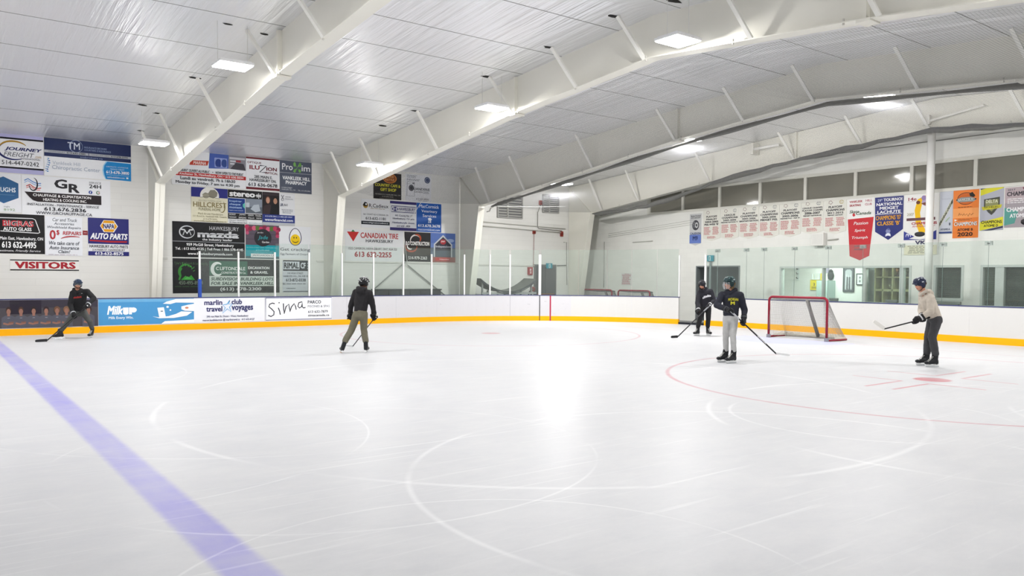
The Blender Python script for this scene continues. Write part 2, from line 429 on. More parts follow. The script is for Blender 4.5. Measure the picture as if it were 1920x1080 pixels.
# end wall with its openings (y ranges, z ranges)
OPEN = [(8.20, 6.02, 0, 2.26), (4.24, -.64, .92, 2.21), (-1.34, -2.24, 1.12, 2.21), (-2.72, -4.9, .92, 2.21), (10.86, -6.2, 4.56, 5.45)]
ys = sorted({SY, NY} | {y for o in OPEN for y in o[:2]}); zs = sorted({-.02, 7.25} | {z for o in OPEN for z in o[2:]})
b = MB()
for i in range(len(ys)-1):
    z_run = None
    for j in range(len(zs)-1):
        yc, zc = (ys[i]+ys[i+1])/2, (zs[j]+zs[j+1])/2
        hole = any(o[1] < yc < o[0] and o[2] < zc < o[3] for o in OPEN)
        if not hole and z_run is None: z_run = zs[j]
        if (hole or j == len(zs)-2) and z_run is not None:
            b.box(XW, XW+.2, ys[i], ys[i+1], z_run, zs[j] if hole else zs[j+1]); z_run = None
struct('wall_right', b, MAT_END)
# thin seam trim over the window strip, sill ledge under it
b = MB(); b.box(XW-.012, XW, -12, 4.6, 6.10, 6.125); struct('trim_1', b, M('#8C8B86', .6))
b = MB(); b.box(XW-.03, XW, -6.3, 10.95, 4.50, 4.56); b.box(XW-.03, XW, -6.3, 10.95, 5.45, 5.50); b.box(XW-.03, XW, 10.86, 10.95, 4.56, 5.45); struct('trim_2', b, M('#DCDBD3', .5))
# upper window strip: one window per opening between mullions
MUL = [10.86, 8.97, 7.07, 5.17, 3.25, 1.34, -.57, -2.5, -4.45, -6.2]
def mat_upper():
    mt, nt, b = nodes('dark_window'); b.inputs['Base Color'].default_value = lin('#716F63'); b.inputs['Roughness'].default_value = .06
    b.inputs['Specular IOR Level'].default_value = .5
    nz = N(nt, 'ShaderNodeTexNoise', i_Scale=.8); L(nt, N(nt, 'ShaderNodeTexCoord').outputs['Object'], nz.inputs['Vector'])
    rp = N(nt, 'ShaderNodeMix', data_type='RGBA'); rp.inputs[6].default_value = lin('#74726A'); rp.inputs[7].default_value = lin('#858378'); L(nt, nz.outputs[0], rp.inputs[0]); L(nt, rp.outputs[2], b.inputs['Base Color'])
    return mt
MAT_UP = mat_upper()
for i in range(len(MUL)-1):
    a, c = MUL[i], MUL[i+1]
    w = MB(); w.box(XW+.05, XW+.07, c, a, 4.56, 5.45); w = w.build('window_%d' % (i+1), MAT_UP); tag(w, kind='structure')
    fr = MB()
    fr.box(XW-.02, XW+.09, a-.055, a, 4.56, 5.45); fr.box(XW-.02, XW+.09, c, c+.055, 4.56, 5.45)
    fr.box(XW-.015, XW+.09, c+.055, a-.055, 4.56, 4.6); fr.box(XW-.015, XW+.09, c+.055, a-.055, 5.40, 5.45)
    fr.build('window_frame', M('#D6D5CC', .5), w)
# lower lobby windows
FR = M('#C9CFCB', .5)
def low_window(n, y0, y1, z0, z1, cuts):
    w = MB(); w.box(XW+.09, XW+.10, y1, y0, z0, z1); w = w.build('window_%d' % n, MAT_PANE); tag(w, kind='structure')
    fr = MB(); ed = .07
    fr.box(XW-.02, XW+.2, y0-ed, y0, z0, z1); fr.box(XW-.02, XW+.2, y1, y1+ed, z0, z1); fr.box(XW-.02, XW+.2, y1+ed, y0-ed, z1-ed, z1); fr.box(XW-.02, XW+.2, y1+ed, y0-ed, z0, z0+ed)
    for c, ww in cuts: fr.box(XW, XW+.18, c-ww/2, c+ww/2, z0+ed, z1-ed)
    fr.build('window_frame', FR, w)
low_window(10, 4.24, -.64, .92, 2.21, [(2.50, .05), (.95, .09), (-.31, .12)])
low_window(11, -1.34, -2.24, 1.12, 2.21, [])
low_window(12, -2.72, -4.9, .92, 2.21, [(-3.24, .24), (-4.4, .08)])
# the doorway to the corridor
d = MB(); d.box(XW-.02, XW+.2, 8.15, 8.2, 0, 2.26); d.box(XW-.02, XW+.2, 6.02, 6.07, 0, 2.26); d.box(XW-.02, XW+.2, 6.07, 8.15, 2.21, 2.26)
tag(d.build('door_1', M('#7D8384', .5)), kind='structure')
# lobby behind the low windows, corridor behind the doorway
MW = M('#E2E2DF', .6)
b = MB(); b.box(7.612, 7.7, -5.2, 5.7, -.02, 2.75); struct('wall_lobby', b, MW)
b = MB(); b.box(XW+.2, 7.6, -5.3, -5.2, -.02, 2.75); struct('wall_lobby_side', b, MW)
b = MB(); b.box(XW+.2, 7.6, 5.6, 5.7, -.02, 2.75); struct('wall_lobby_partition', b, MW)
b = MB(); b.box(XW+.2, 9.5, -5.3, 9.3, 2.712, 2.8); struct('ceiling_lobby', b, MW)
b = MB(); b.box(9.412, 9.5, 5.7, 9.3, -.02, 2.75); b.box(XW+.2, 9.4, 9.2, 9.3, -.02, 2.75); b.box(7.7, 9.4, 5.6, 5.7, -.02, 2.75); struct('wall_corridor', b, M('#7F8587', .6))
# corner pipe runs are built with the wall fittings below

# ================================================================== ROOF FRAMES
FL = [(13.35, 4.66), (2.87, 5.93), (RIDGE_Y, 6.32), (-6.47, 5.93), (-16.95, 4.66)]
def flange_z(y):
    for (a, za), (c, zc) in zip(FL, FL[1:]):
        if c <= y <= a: return za + (zc-za)*(a-y)/(a-c)
    return 4.66
BR_Y = [12.87, 10.6, 6.85, 3.2, .74, -1.4, -4.05, -6.45, -10.2, -14.0]
proto = None
for i, X in enumerate(RAFTERS):
    lab = ['cream steel roof frame overhead, out beyond the blue line', 'cream steel roof frame landing on the far wall between the two big groups of signs',
           'cream steel roof frame crossing the ceiling middle, third from the blue line end', 'cream steel roof frame over the goal area with dark netting along its lower edge', 'cream steel roof frame closest to the window strip, carried by the white pole'][i]
    if i == 0:
        t = thing('roof_frame', lab, 'roof frame', (X, 0, 0), 0, 'steel roof frames')
        w = MB()
        top = [(14.96, ceil_z(14.96)-.01), (RIDGE_Y, ceil_z(RIDGE_Y)-.01), (-18.56, ceil_z(-18.56)-.01)]
        pts = [(14.96, -.02)] + top + [(-18.56, -.02), (-17.8, -.02)] + FL[::-1] + [(14.2, -.02)]
        # web as one flat plate, split into convex strips
        yy = sorted({14.96, RIDGE_Y, -18.56} | {p[0] for p in FL} | {14.2, -17.8})
        w.prism([(-.006, 14.96, -.02), (-.006, 14.96, top[0][1]), (-.006, 13.35, ceil_z(13.35)-.01), (-.006, 13.35, 4.66), (-.006, 14.2, -.02)], (.012, 0, 0))
        w.prism([(-.006, -18.56, -.02), (-.006, -17.8, -.02), (-.006, -16.95, 4.66), (-.006, -16.95, ceil_z(-16.95)-.01), (-.006, -18.56, top[2][1])], (.012, 0, 0))
        for (a, za), (c, zc) in zip(FL, FL[1:]):
            w.prism([(-.006, a, za), (-.006, a, ceil_z(a)-.01), (-.006, c, ceil_z(c)-.01), (-.006, c, zc)], (.012, 0, 0))
        w.build('web', MAT_STEEL, t)
        for nm, pl in (('lower_flange', FL), ):
            w = MB()
            for (a, za), (c, zc) in zip(pl, pl[1:]): w.prism([(-.15, a, za), (-.15, c, zc), (-.15, c, zc-.02), (-.15, a, za-.02)], (.30, 0, 0))
            w.build(nm, MAT_STEEL, t)
        w = MB(); w.prism([(-.15, 14.2, -.02), (-.15, 13.35, 4.66), (-.15, 13.37, 4.66), (-.15, 14.22, -.02)], (.3, 0, 0)); w.build('column_flange', MAT_STEEL, t)
        w = MB(); w.prism([(-.15, -17.8, -.02), (-.15, -16.95, 4.66), (-.15, -16.97, 4.66), (-.15, -17.82, -.02)], (.3, 0, 0)); w.build('column_flange', MAT_STEEL, t)
        w = MB(); w.bar((0, 14.9, 5.93), (0, 13.36, 4.68), .2, .02, (0, 1, 1)); w.build('knee_stiffener', MAT_STEEL, t)
        for y in (2.9, -6.45):
            w = MB(); w.box(-.11, .11, y-.03, y+.03, flange_z(y)-.03, ceil_z(y)-.02); w.box(-.16, .16, y-.12, y+.12, flange_z(y)-.06, flange_z(y)-.018); w.build('splice_plate', MAT_STEEL, t)
        for y in BR_Y:
            w = MB(); w.bar((-.62, y+.05, ceil_z(y)-.01), (-.12, y-.25, flange_z(y-.25)), .075, .06, (1, 0, 0)); w.build('flange_brace', M('#EFEEE8', .45), t)
        rng = random.Random(3)
        for k in range(9):
            y = 11.5 - k*2.2; w = MB(); w.tube([(-.13, y, flange_z(y)-.05), (-.13, y, flange_z(y)+.05)], .02, 6); w.build('hook_bolt', M('#C8C6BE', .5), t)
        proto = t
    else:
        t = dup(proto, (X, 0, 0), None, lab)
    if i == 0: pass
# wrinkled foil torn open round the brace heads: small dark gaps in the ceiling
tear_n = {}
for X, y, s in ((-14.83, 12.9, .8), (-14.85, 10.65, 1), (-15.4, 9.98, 1.1), (-14.85, 6.95, 1), (-14.4, 3.3, .8), (-15.2, 3.15, .8), (-8.7, 8.9, 1.1), (-8.66, 6.95, 1), (-8.68, 3.3, 1.1), (-8.68, .85, 1), (-8.72, -1.3, 1), (-8.55, -2.75, 1.6)):
    rr = random.Random(int(X*100+y*10)); o = MB(); n = 9
    ring = [(.05+.06*rr.random())*s for _ in range(n)]
    z = lambda yy: ceil_z(yy)-.004
    out = [(X+1.7*ring[k]*math.cos(2*PI*k/n), y+.8*ring[k]*math.sin(2*PI*k/n)) for k in range(n)]
    o.add([(x, yy, z(yy)) for x, yy in out] + [(X, y, z(y)-.012)], [(k, (k+1) % n, n) for k in range(n)])
    near = min(range(5), key=lambda q: abs(RAFTERS[q]-X))
    k_ = tear_n.get(X > -10, 0); tear_n[X > -10] = k_+1
    tag(o.build('ceiling_tear', M('#2C2B2A', .9)), 'dark ragged ceiling tear, %s from the far wall along the %s' % (ORD[k_], 'middle roof frame' if X > -10 else 'first roof frame'), 'tear', 'torn holes in the ceiling foil')
# white steel pole carrying the last frame
t = thing('support_pole', 'tall round white steel pole standing behind the end glass among the banners', 'pole', (4.22, -1.68, -.02))
w = MB(); w.tube([(0, 0, 0), (0, 0, 6.3)], .112, 20); w.build('shaft', M('#EEEDE9', .4), t, True)
w = MB(); w.box(-.2, .2, -.2, .2, 0, .025); w.build('base_plate', M('#DAD9D4', .5), t)
w = MB(); w.box(-.17, .17, -.16, .16, 6.26, 6.31); w.build('cap_plate', M('#DAD9D4', .5), t)
# ================================================================== LAMPS
def make_lamp():
    t = thing('high_bay_lamp', 'lamp', 'lamp', (0, 0, 0), 0, 'hanging high bay lamps')
    w = MB(); w.box(-.34, .34, -.29, .29, .0, .05); w.prism([(-.3, -.25, .05), (.3, -.25, .05), (.3, .25, .05), (-.3, .25, .05)], (0, 0, .03)); w.build('housing', M('#F1F1F1', .4), t)
    for s in (-1, 1):
        w = MB(); w.box(s*.17-.155, s*.17+.155, -.27, .27, -.02, .0); w.build('diffuser', emit('#FBFCFF', 26.0), t)
    for s in (-1, 1):
        w = MB(); w.tube([(s*.3, 0, .05), (s*.3, 0, .85)], .005, 5); w.build('hanger_wire', M('#D9D9D6', .5), t)
    return t
LROWS = [(9.8, 5.31), (3.05, 6.0), (-3.05, 6.26), (-9.8, 5.75)]
LCOLS = [-27.8, -21.5, -15.15, -8.7, -1.3]
al = bpy.data.lights.new('high_bay_light', 'AREA'); al.shape = 'RECTANGLE'; al.size = .62; al.size_y = .54; al.energy = LAMP_W; al.color = (1.0, .985, .965)
lp = make_lamp(); first = True
lo = bpy.data.objects.new('high_bay_light', al); COL.objects.link(lo); lo.parent = lp; lo.location = (0, 0, -.03)
pl = bpy.data.lights.new('high_bay_glow', 'POINT'); pl.energy = GLOW_W; pl.shadow_soft_size = .05; pl.color = (1.0, .985, .965)
lo = bpy.data.objects.new('high_bay_glow', pl); COL.objects.link(lo); lo.parent = lp; lo.location = (0, 0, -.075)
al2 = al.copy(); al2.energy = LAMP_W*1.9; pl2 = pl.copy(); pl2.energy = GLOW_W*3.4
wherex = {-15.15: 'in the bay by the blue line', -8.7: 'in the middle bay', -1.3: 'in the netted goal end bay', -21.5: 'in the bay beyond the blue line', -27.8: 'in the bay two past the blue line'}
wherey = {9.8: 'nearest the far wall', 3.05: 'second from the far wall', -3.05: 'third from the far wall', -9.8: 'unseen, fourth from the far wall'}
for lx in LCOLS:
    for ly, lz in LROWS:
        if ly < -9 and lx < -16: continue  # fourth row is unseen; its blue line lamp is added to brighten near ice
        if lx == -1.3 and ly == 9.8: px, py = -.64, 9.8
        else: px, py = lx, ly
        lab = 'bright hanging lamp %s, %s' % (wherex[lx], wherey[ly])
        if first: t = lp; t.location = (px, py, lz); t['label'] = lab; first = False
        else: t = dup(lp, (px, py, lz), None, lab)
        if lx == -1.3:          # goal end lamps get extra power, added to brighten the dim end wall
            for c in t.children:
                if c.type == 'LIGHT': c.data = al2 if c.data.type == 'AREA' else pl2

# ================================================================== DASHER BOARDS, GLASS, NETTING
ACX, ACY = BX-BR, BY-BR
def path(s):
    """board line: s < 0 along the far side (metres before the corner), 0..90 degrees round the corner, beyond 90 metres down the end"""
    if s < 0: return Vector((ACX+s, BY, 0)), Vector((0, -1, 0))
    if s <= 90:
        a = math.radians(s); return Vector((ACX+BR*math.sin(a), ACY+BR*math.cos(a), 0)), Vector((-math.sin(a), -math.cos(a), 0))
    return Vector((BX, ACY-(s-90), 0)), Vector((-1, 0, 0))
def stations(s0, s1):
    out = [s0]
    if s0 < 0 < s1: out.append(0)
    a = max(s0, 0)
    while a < min(s1, 90):
        if a > s0: out.append(a)
        a = math.floor(a/2.5+1)*2.5
    if s0 < 90 < s1: out.append(90)
    out.append(s1)
    return sorted(set(round(x, 4) for x in out))
def strip(b, s0, s1, z0, z1, o0, o1, m=None):
    """a wall-like strip following the boards; o0..o1 offsets towards the ice (+) or away (-)"""
    st = stations(s0, s1); vs, fs = [], []
    for s in st:
        p, n = path(s); vs += [p+n*o0+Vector((0, 0, z0)), p+n*o1+Vector((0, 0, z0)), p+n*o1+Vector((0, 0, z1)), p+n*o0+Vector((0, 0, z1))]
    for i in range(len(st)-1):
        a, c = i*4, i*4+4
        for k in range(4): fs.append((a+k, a+(k+1) % 4, c+(k+1) % 4, c+k))
    e = len(vs)-4; fs += [(3, 2, 1, 0), (e, e+1, e+2, e+3)]
    b.add(vs, fs, m)
def mat_boards(name, hexc, marks):
    """white plastic boards with black puck marks"""
    mt, nt, bb = nodes(name); c = lin(hexc)
    tc = N(nt, 'ShaderNodeTexCoord'); mp = N(nt, 'ShaderNodeMapping'); mp.inputs['Scale'].default_value = (1, 1, 2.5); L(nt, tc.outputs['Object'], mp.inputs[0])
    nz = N(nt, 'ShaderNodeTexNoise', i_Scale=5.0, i_Detail=6.0, i_Roughness=.7); L(nt, mp.outputs[0], nz.inputs['Vector'])
    mr = N(nt, 'ShaderNodeMapRange'); L(nt, nz.outputs[0], mr.inputs[0]); mr.inputs[1].default_value = .62; mr.inputs[2].default_value = .74; mr.inputs[4].default_value = marks
    mx = N(nt, 'ShaderNodeMix', data_type='RGBA'); mx.inputs[6].default_value = c; mx.inputs[7].default_value = lin('#6E7078'); L(nt, mr.outputs[0], mx.inputs[0]); L(nt, mx.outputs[2], bb.inputs['Base Color'])
    bb.inputs['Roughness'].default_value = .35
    return mt
MAT_BW = mat_boards('board_white', '#D3D2D6', .5); MAT_BN = mat_boards('board_white_new', '#D7D6D4', .15)
MAT_KICK = M('#FBB20A', .35, 0, .03); MAT_CAP = M('#3A3F70', .4)
def boards(label, s0, s1, mats, joints, capcol=MAT_CAP):
    p0, _ = path(s0)
    t = thing('dasher_boards', label, 'rink boards', (0, 0, 0))
    prev = s0
    for s, mt in mats: b = MB(); strip(b, prev, s, .19, BH-.015, -.10, 0, mt); b.build('board_panel', mt, t); prev = s
    b = MB(); strip(b, s0, s1, .0, .19, -.10, .012); b.build('kick_plate', MAT_KICK, t)
    b = MB(); strip(b, s0, s1, BH-.015, BH+.01, -.13, .012); b.build('cap_rail', capcol, t)
    for s, w, colr, full in joints:
        dd = w/2 if (s < 0 or s > 90) else math.degrees(w/2/BR)
        b = MB(); strip(b, s-dd, s+dd, 0 if full else .19, BH-.015, 0, .014 if full else .003); b.build('goal_line_stripe' if colr == '#B23A54' else 'panel_joint', M(colr, .5), t)
    return t
G0, G1 = 75.0, 82.6       # the open gate in the corner, degrees
boards('long white rink boards with yellow kick plate carrying the advertising along the far wall', -38.9, 14.5, [(-6.0, MAT_BW), (14.5, MAT_BW)], [(-2.9, .012, '#B9B8BE', False), (-.9, .012, '#C9C8CE', False), (6.0, .012, '#C9C8CE', False)])
boards('curved white corner boards with a red goal line stripe and a narrow black joint', 14.5, G0, [(44.5, MAT_BW), (G0, MAT_BN)], [(27.3, .014, '#A7A7AE', False), (35.7, .03, '#2A2A30', True), (38.7, .055, '#B23A54', True), (61.5, .012, '#D5D5D6', False)])
boards('clean white end boards with yellow kick plate behind the goal', G1, 90+16.5, [(90+16.5, MAT_BN)], [(90+5.6, .012, '#D8D7D6', False), (90+8.2, .012, '#D8D7D6', False)])
# black rubber sill across the open gate
b = MB(); strip(b, G0, G1, 0, .07, -.12, .0); tag(b.build('gate_sill', M('#1E222B', .6)), 'black rubber sill on the ice edge across the open corner gate', 'sill')

# glass posts
def post(s, z0, z1, label, w=.05, blue=False, name='glass_post'):
    p, n = path(s)
    t = thing(name, label, 'post', (p.x, p.y, 0), 0, 'white posts between the rink glass')
    c = n*-.05; b = MB(); a = math.atan2(n.y, n.x)
    q = Matrix.Rotation(a, 3, 'Z')
    def bxr(x0, x1, y0, y1, z0, z1, mm, nm):
        bb = MB(); bb.box(x0, x1, y0, y1, z0, z1); bb.v = [tuple(q @ Vector(v) + c) for v in bb.v]; return bb.build(nm, mm, t)
    bxr(-.035, .035, -w/2, w/2, z0, z1, MAT_POST, 'upright')
    if blue: bxr(-.06, .06, -w*.9, w*.9, z0, 1.62, M('#2F4FA8', .45), 'blue_pad')
    return t
PX = [-13.08, -11.84, -10.61, -9.39, -8.15, -6.90, -5.65]
for i, x in enumerate(PX): post(x-ACX, BH+.01, 2.52 + .012*i, '%s upright white glass post along the far boards, counted from the blue padded one' % ORD[i] if i else 'white glass post with a bright blue pad on its foot', .05, i == 0)
PA = [4.5, 14.0, 24.8, 30.6, 40.2][:2]
ARCP = [(4.55, 2.62), (14.2, 2.63), (21.6, 2.64), (27.3, 2.65)]
for i, (s, zt) in enumerate(ARCP): post(s, BH+.01, zt, '%s white glass post round the far corner, counted from where the boards start to curve' % ORD[i])
post(35.7, BH+.01, 2.66, 'thick white double glass post above the black joint in the corner boards', .10)
post(G0, BH+.01, 2.62, 'slim white post on the corner side of the open gate', .045)
post(G1, BH+.01, 2.62, 'white post on the goal side of the open gate, behind the skater in black', .06)
# panes
def pane(s0, s1, z0, z1, label, group):
    b = MB(); strip(b, s0, s1, z0, z1, -.056, -.044)
    return tag(b.build('rink_glass', MAT_GLASS), label, 'rink glass', group)
edges = [x-ACX for x in PX] + [s for s, _ in ARCP] + [35.7]
for i in range(len(edges)-1):
    lo, hi = edges[i], edges[i+1]; g0 = .03 if lo < 0 else .25; g1 = .03 if hi < 0 else .25
    zt = 2.60 if i < 2 else 2.84
    pane(lo+g0, hi-g1, BH+.01, zt, 'clear glass pane in front of the far wall, %s pane after the blue padded post' % (ORD[i] if i < 14 else 'last'), 'far side glass panes')
ct = [35.7, 46.5, 54.5, 61.4, 68.6, 75.0]
for i in range(5): pane(ct[i]+(.4 if i == 0 else .1), ct[i+1]-(.3 if i == 4 else .1), BH+.01, 2.86, 'clear seamless corner glass pane, %s after the thick double post' % ORD[i], 'corner glass panes')
yj = [5.44, 4.13, 3.40, 2.21, .98, -.19, -1.39, -2.59, -3.80, -4.95, -6.2, -7.4, -8.6]
se = [G1] + [86.2] + [90+(ACY-y) for y in yj[1:]]
CLIP = M('#C7CCCB', .3, .3)
for i in range(len(se)-1):
    lo, hi = se[i], se[i+1]; zt = 2.84
    pane(lo+(.35 if i == 0 else .012), hi-(.1 if hi < 90 else .012), BH+.01, zt, 'clear seamless glass pane behind the goal, %s from the open gate' % ORD[i], 'end glass panes')
    p, n = path(hi); t = thing('glass_clip', 'small clear clip on top of the end glass, %s from the open gate' % ORD[i], 'clip', (p.x-.0, p.y, 2.73), 0, 'glass clips')
    b = MB(); b.box(-.01, .042, -.09, .09, -.02, .09); b.box(.058, .075, -.09, .09, -.02, .09); b.build('clip_plate', mat_glass('clip_plastic', '#EEF2F0', .3), t)
    b = MB(); b.tube([(-.02, 0, .03), (.085, 0, .03)], .022, 8); b.build('clip_bolt', M('#6F7573', .4, .5), t)
    b = MB(); b.box(.040, .0435, -.006, .006, BH-2.72, -.02); b.build('edge_seal', M('#6F817B', .5), t)

# raised safety net slung under the roof frames over the goal end
def net_z(x, y):
    z = flange_z(y) - .05
    if x <= RAFTERS[3]: f = (x-RAFTERS[2])/(RAFTERS[3]-RAFTERS[2])
    else: f = (x-RAFTERS[3])/(RAFTERS[4]-RAFTERS[3])
    return z - .10*math.sin(PI*min(1, max(0, f)))*1.4 - (.05 if x > RAFTERS[2]+.5 else 0)
b = MB(); cord = .0009
nx = [RAFTERS[2]+.14 + i*(RAFTERS[4]-.2-RAFTERS[2]-.14)/24 for i in range(25)]
def cordline(pts):
    vs, fs = [], []
    for i, p in enumerate(pts):
        vs += [(p[0]+o[0], p[1]+o[1], p[2]+o[2]) for o in ((cord, cord, 0), (-cord, cord, 0), (0, -cord, cord)) ] if False else [(p[0]+cord, p[1]+cord, p[2]-cord), (p[0]-cord, p[1]-cord, p[2]-cord), (p[0], p[1], p[2]+cord)]
    for i in range(len(pts)-1):
        for k in range(3): fs.append((i*3+k, i*3+(k+1) % 3, i*3+3+(k+1) % 3, i*3+3+k))
    b.add(vs, fs)
y = 12.4
while y > -9.0:
    cordline([(x, y, net_z(x, y)) for x in nx]); y -= .06
x = nx[0]
ny_ = [12.4 - i*(21.4)/16 for i in range(17)]
while x < nx[-1]:
    cordline([(x, yy, net_z(x, yy)) for yy in ny_]); x += .06
tag(b.build('safety_net', M('#55565A', .8)), 'fine dark safety netting raised flat under the roof frames over the goal end', 'safety net')
for X, lab, r in ((RAFTERS[3]+.22, 'long grey roll of gathered netting under the roof frame over the goal', .075), (RAFTERS[4]-.32, 'drooping grey roll of gathered netting under the last roof frame', .105)):
    pts, rs = [], []
    for i in range(41):
        y = 13.0 - i*.55; droop = .0
        if X > 3 and y > 6: droop = .25*math.sin(PI*(13-y)/7.)
        pts.append((X, y, flange_z(y)-.09-droop-(.05*math.sin(i*1.3)**2 if X > 3 else 0))); rs.append(r*(.75+.25*math.sin(i*.9+1)) if i else .02)
    b = MB(); b.tube(pts, rs, 10)
    tag(b.build('net_roll', fabric('#6E6E6B'), None, True), lab, 'rolled net')
for i, (a, c, lab) in enumerate((((-3.6, 14.985, 5.05), (-5.6, 13.09, 3.6), 'thin white bracing rope slanting down across the blue veterinary sign'), ((-5.62, 13.09, 3.3), (-4.4, 14.985, 2.2), 'thin white rope slanting down across the dark construction sign'),
        ((-1.88, 13.3, 4.66), (1.6, 12.2, 4.75), 'thin white rope hanging from the knee of the roof frame towards the drooping net'))):
    b = MB(); a = Vector(a); c = Vector(c); b.tube([a+(c-a)*k/8+Vector((0, 0, -.03*math.sin(PI*k/8))) for k in range(9)], .011, 6)
    tag(b.build('rope', M('#ECECEA', .6)), lab, 'rope')

# ================================================================== GOALS
def make_goal(label):
    t = thing('hockey_goal', label, 'goal')
    RED = M('#8E2434', .35, 0, .05)
    b = MB(); r = .035; pts = [(0, -.945, 0), (0, -.945, 1.10)] + [(0, -.945+.12*(1-math.cos(a)), 1.10+.12*math.sin(a)) for a in [PI/2*k/6 for k in range(1, 7)]]
    pts += [(x, -y, z) for x, y, z in reversed(pts)]
    b.tube(pts, r, 12); b.build('goal_frame', RED, t, True)
    for s in (-1, 1): b = MB(); b.box(-.045, .045, s*.945-.045, s*.945+.045, 0, .10); b.build('post_foot', M('#8D8B90', .5), t)
    base = [(0, -.945, .03), (.55, -1.03, .03), (.92, -1.0, .03)] + [(.92+.22*math.sin(a), -1.0*math.cos(a), .03) for a in [PI*k/12 for k in range(1, 12)]] + [(.92, 1.0, .03), (.55, 1.03, .03), (0, .945, .03)]
    b = MB(); b.tube(base, .028, 8); b.build('base_bar', M('#8B2A38', .4), t, True)
    topb = [(0, -.84, 1.20), (.38, -.74, 1.16), (.48, -.5, 1.14), (.5, 0, 1.14), (.48, .5, 1.14), (.38, .74, 1.16), (0, .84, 1.20)]
    b = MB(); b.tube(topb, .022, 8); b.build('top_bar', M('#5E6468', .5), t, True)
    b = MB(); b.tube([(.5, 0, 1.14), (1.1, 0, .05)], .055, 10); b.build('centre_pad', fabric('#84827E'), t, True)
    # net: cords from the top bar down to the base and across
    def at(poly, f):
        q = f*(len(poly)-1); i = min(len(poly)-2, int(q)); a, c = Vector(poly[i]), Vector(poly[i+1]); return a+(c-a)*(q-i)
    b = MB(); cw = .0033; nu, nv = 80, 30
    def P(i, j):
        a = at(topb, i/nu); c = at(base, i/nu); v = a+(c-a)*(j/nv); v = v + Vector((-.05*math.sin(PI*j/nv), 0, 0)); return v
    for j in range(0, nv+1): b.tube([P(i, j) for i in range(nu+1)], cw, 3, caps=False)
    for i in range(nu+1): b.tube([P(i, j) for j in range(0, nv+1, 5)], cw, 3, caps=False)
    for k in range(1, 7): b.tube([(.02+.07*k*.95, -.86+.02*k, 1.19-.009*k), (.02+.07*k*.95, .86-.02*k, 1.19-.009*k)], cw, 3, caps=False)
    b.build('net', M('#9C9A95', .8), t)
    b = MB(); n = 40; vs, fs = [], []
    for i in range(n+1):
        p = at(base, .04+.92*i/n); w = .012*math.sin(i*2.1); vs += [(p.x-.03, p.y*.985, .012), (p.x-.05+w, p.y*.975, .06), (p.x-.03, p.y*.98, .115+.018*math.sin(i*1.7)), (p.x-.015, p.y*.995, .115+.018*math.sin(i*1.7)), (p.x-.012, p.y*1.0, .012)]
    for i in range(n):
        for k in range(5): fs.append((i*5+k, i*5+(k+1) % 5, i*5+5+(k+1) % 5, i*5+5+k))
    b.add(vs, fs); b.build('skirt', mat_boards('dirty_canvas', '#D9D4C8', .95), t)
    return t
goal = make_goal('red framed hockey goal with pale net standing on the ice by the pale blue crease')
g2 = dup(goal, (4.42, 13.17, -.02), PI*.0, 'spare goal stored behind the corner glass, nearer the dark exit door')
g3 = dup(goal, (4.42, 10.88, -.02), 0, 'spare goal stored behind the corner glass, nearer the open gate')

# ================================================================== SIGNS ON THE FAR WALL (4 ft squares in rows)
Z1, Z2, Z3, Z4 = (5.97, 4.80), (4.77, 3.59), (3.56, 2.36), (2.32, 1.13)
WH, BK, NV = '#EFEFF2', '#17171A', '#2A2F66'
def S(label, x0, x1, z, bg, elems, **kw): return sign('wall_sign', label, x0, x1, z[1], z[0], bg, elems, **kw)
B1, B2, B3 = .012, .025, .04     # stroke weights
S('white freight sign with navy and gold swoosh, top corner beside the navy sign', -18.39, -17.18, Z1, '#F2F2F5', [
  ('r', 0, 0, 1, .10, '#B9B7DF'), ('r', 0, .09, 1, .135, '#17151C'), ('r', 0, .84, 1, .885, '#17151C'), ('r', 0, .885, 1, 1, '#B9B7DF'),
  ('a', .36, .42, .33, .23, 60, 250, .05, NV), ('a', .36, .36, .30, .18, 190, 330, .045, '#B58A2E'),
  ('t', 'JOURNEY', .16, .33, .97, .44, NV, B3, .3), ('t', 'FREIGHT', .14, .46, .80, .575, '#5A5C66', 0, .3), ('t', '.com', .81, .52, .95, .575, '#B58A2E', 0), ('t', 'INTERNATIONAL', .52, .59, .93, .63, '#5A5C66'),
  ('t', '514-447-0242', .10, .68, .90, .79, '#2E2E33')])
S('wide navy insurance sign with round white monogram and silver stripe, just under the ceiling', -17.16, -14.70, (5.97, 5.40), '#1A2958', [
  ('a', .355, .34, .075, .33, 0, 360, .025, '#AFC0E0'), ('t', 'TM', .26, .14, .40, .52, '#D9E0EE', B1), ('t', 'INSURANCE BROKERS', .45, .30, .71, .40, '#93A5CC'), ('t', "COURTIERS D'ASSURANCE", .45, .44, .76, .54, '#93A5CC'),
  ('r', 0, .66, 1, .80, '#B9BCC2'), ('t', 'HAWKESBURY', .05, .69, .23, .765, '#6A6F7C'), ('t', '613-632-2480', .25, .685, .46, .77, '#2D3038', B2), ('r', .495, .665, .502, .795, '#1A2958'), ('t', 'VANKLEEK HILL', .53, .69, .74, .765, '#6A6F7C'), ('t', '613-678-3394', .76, .685, .96, .77, '#2D3038', B2),
  ('t', 'tmbrokers.ca', .40, .86, .66, .95, '#8FA0C8')])
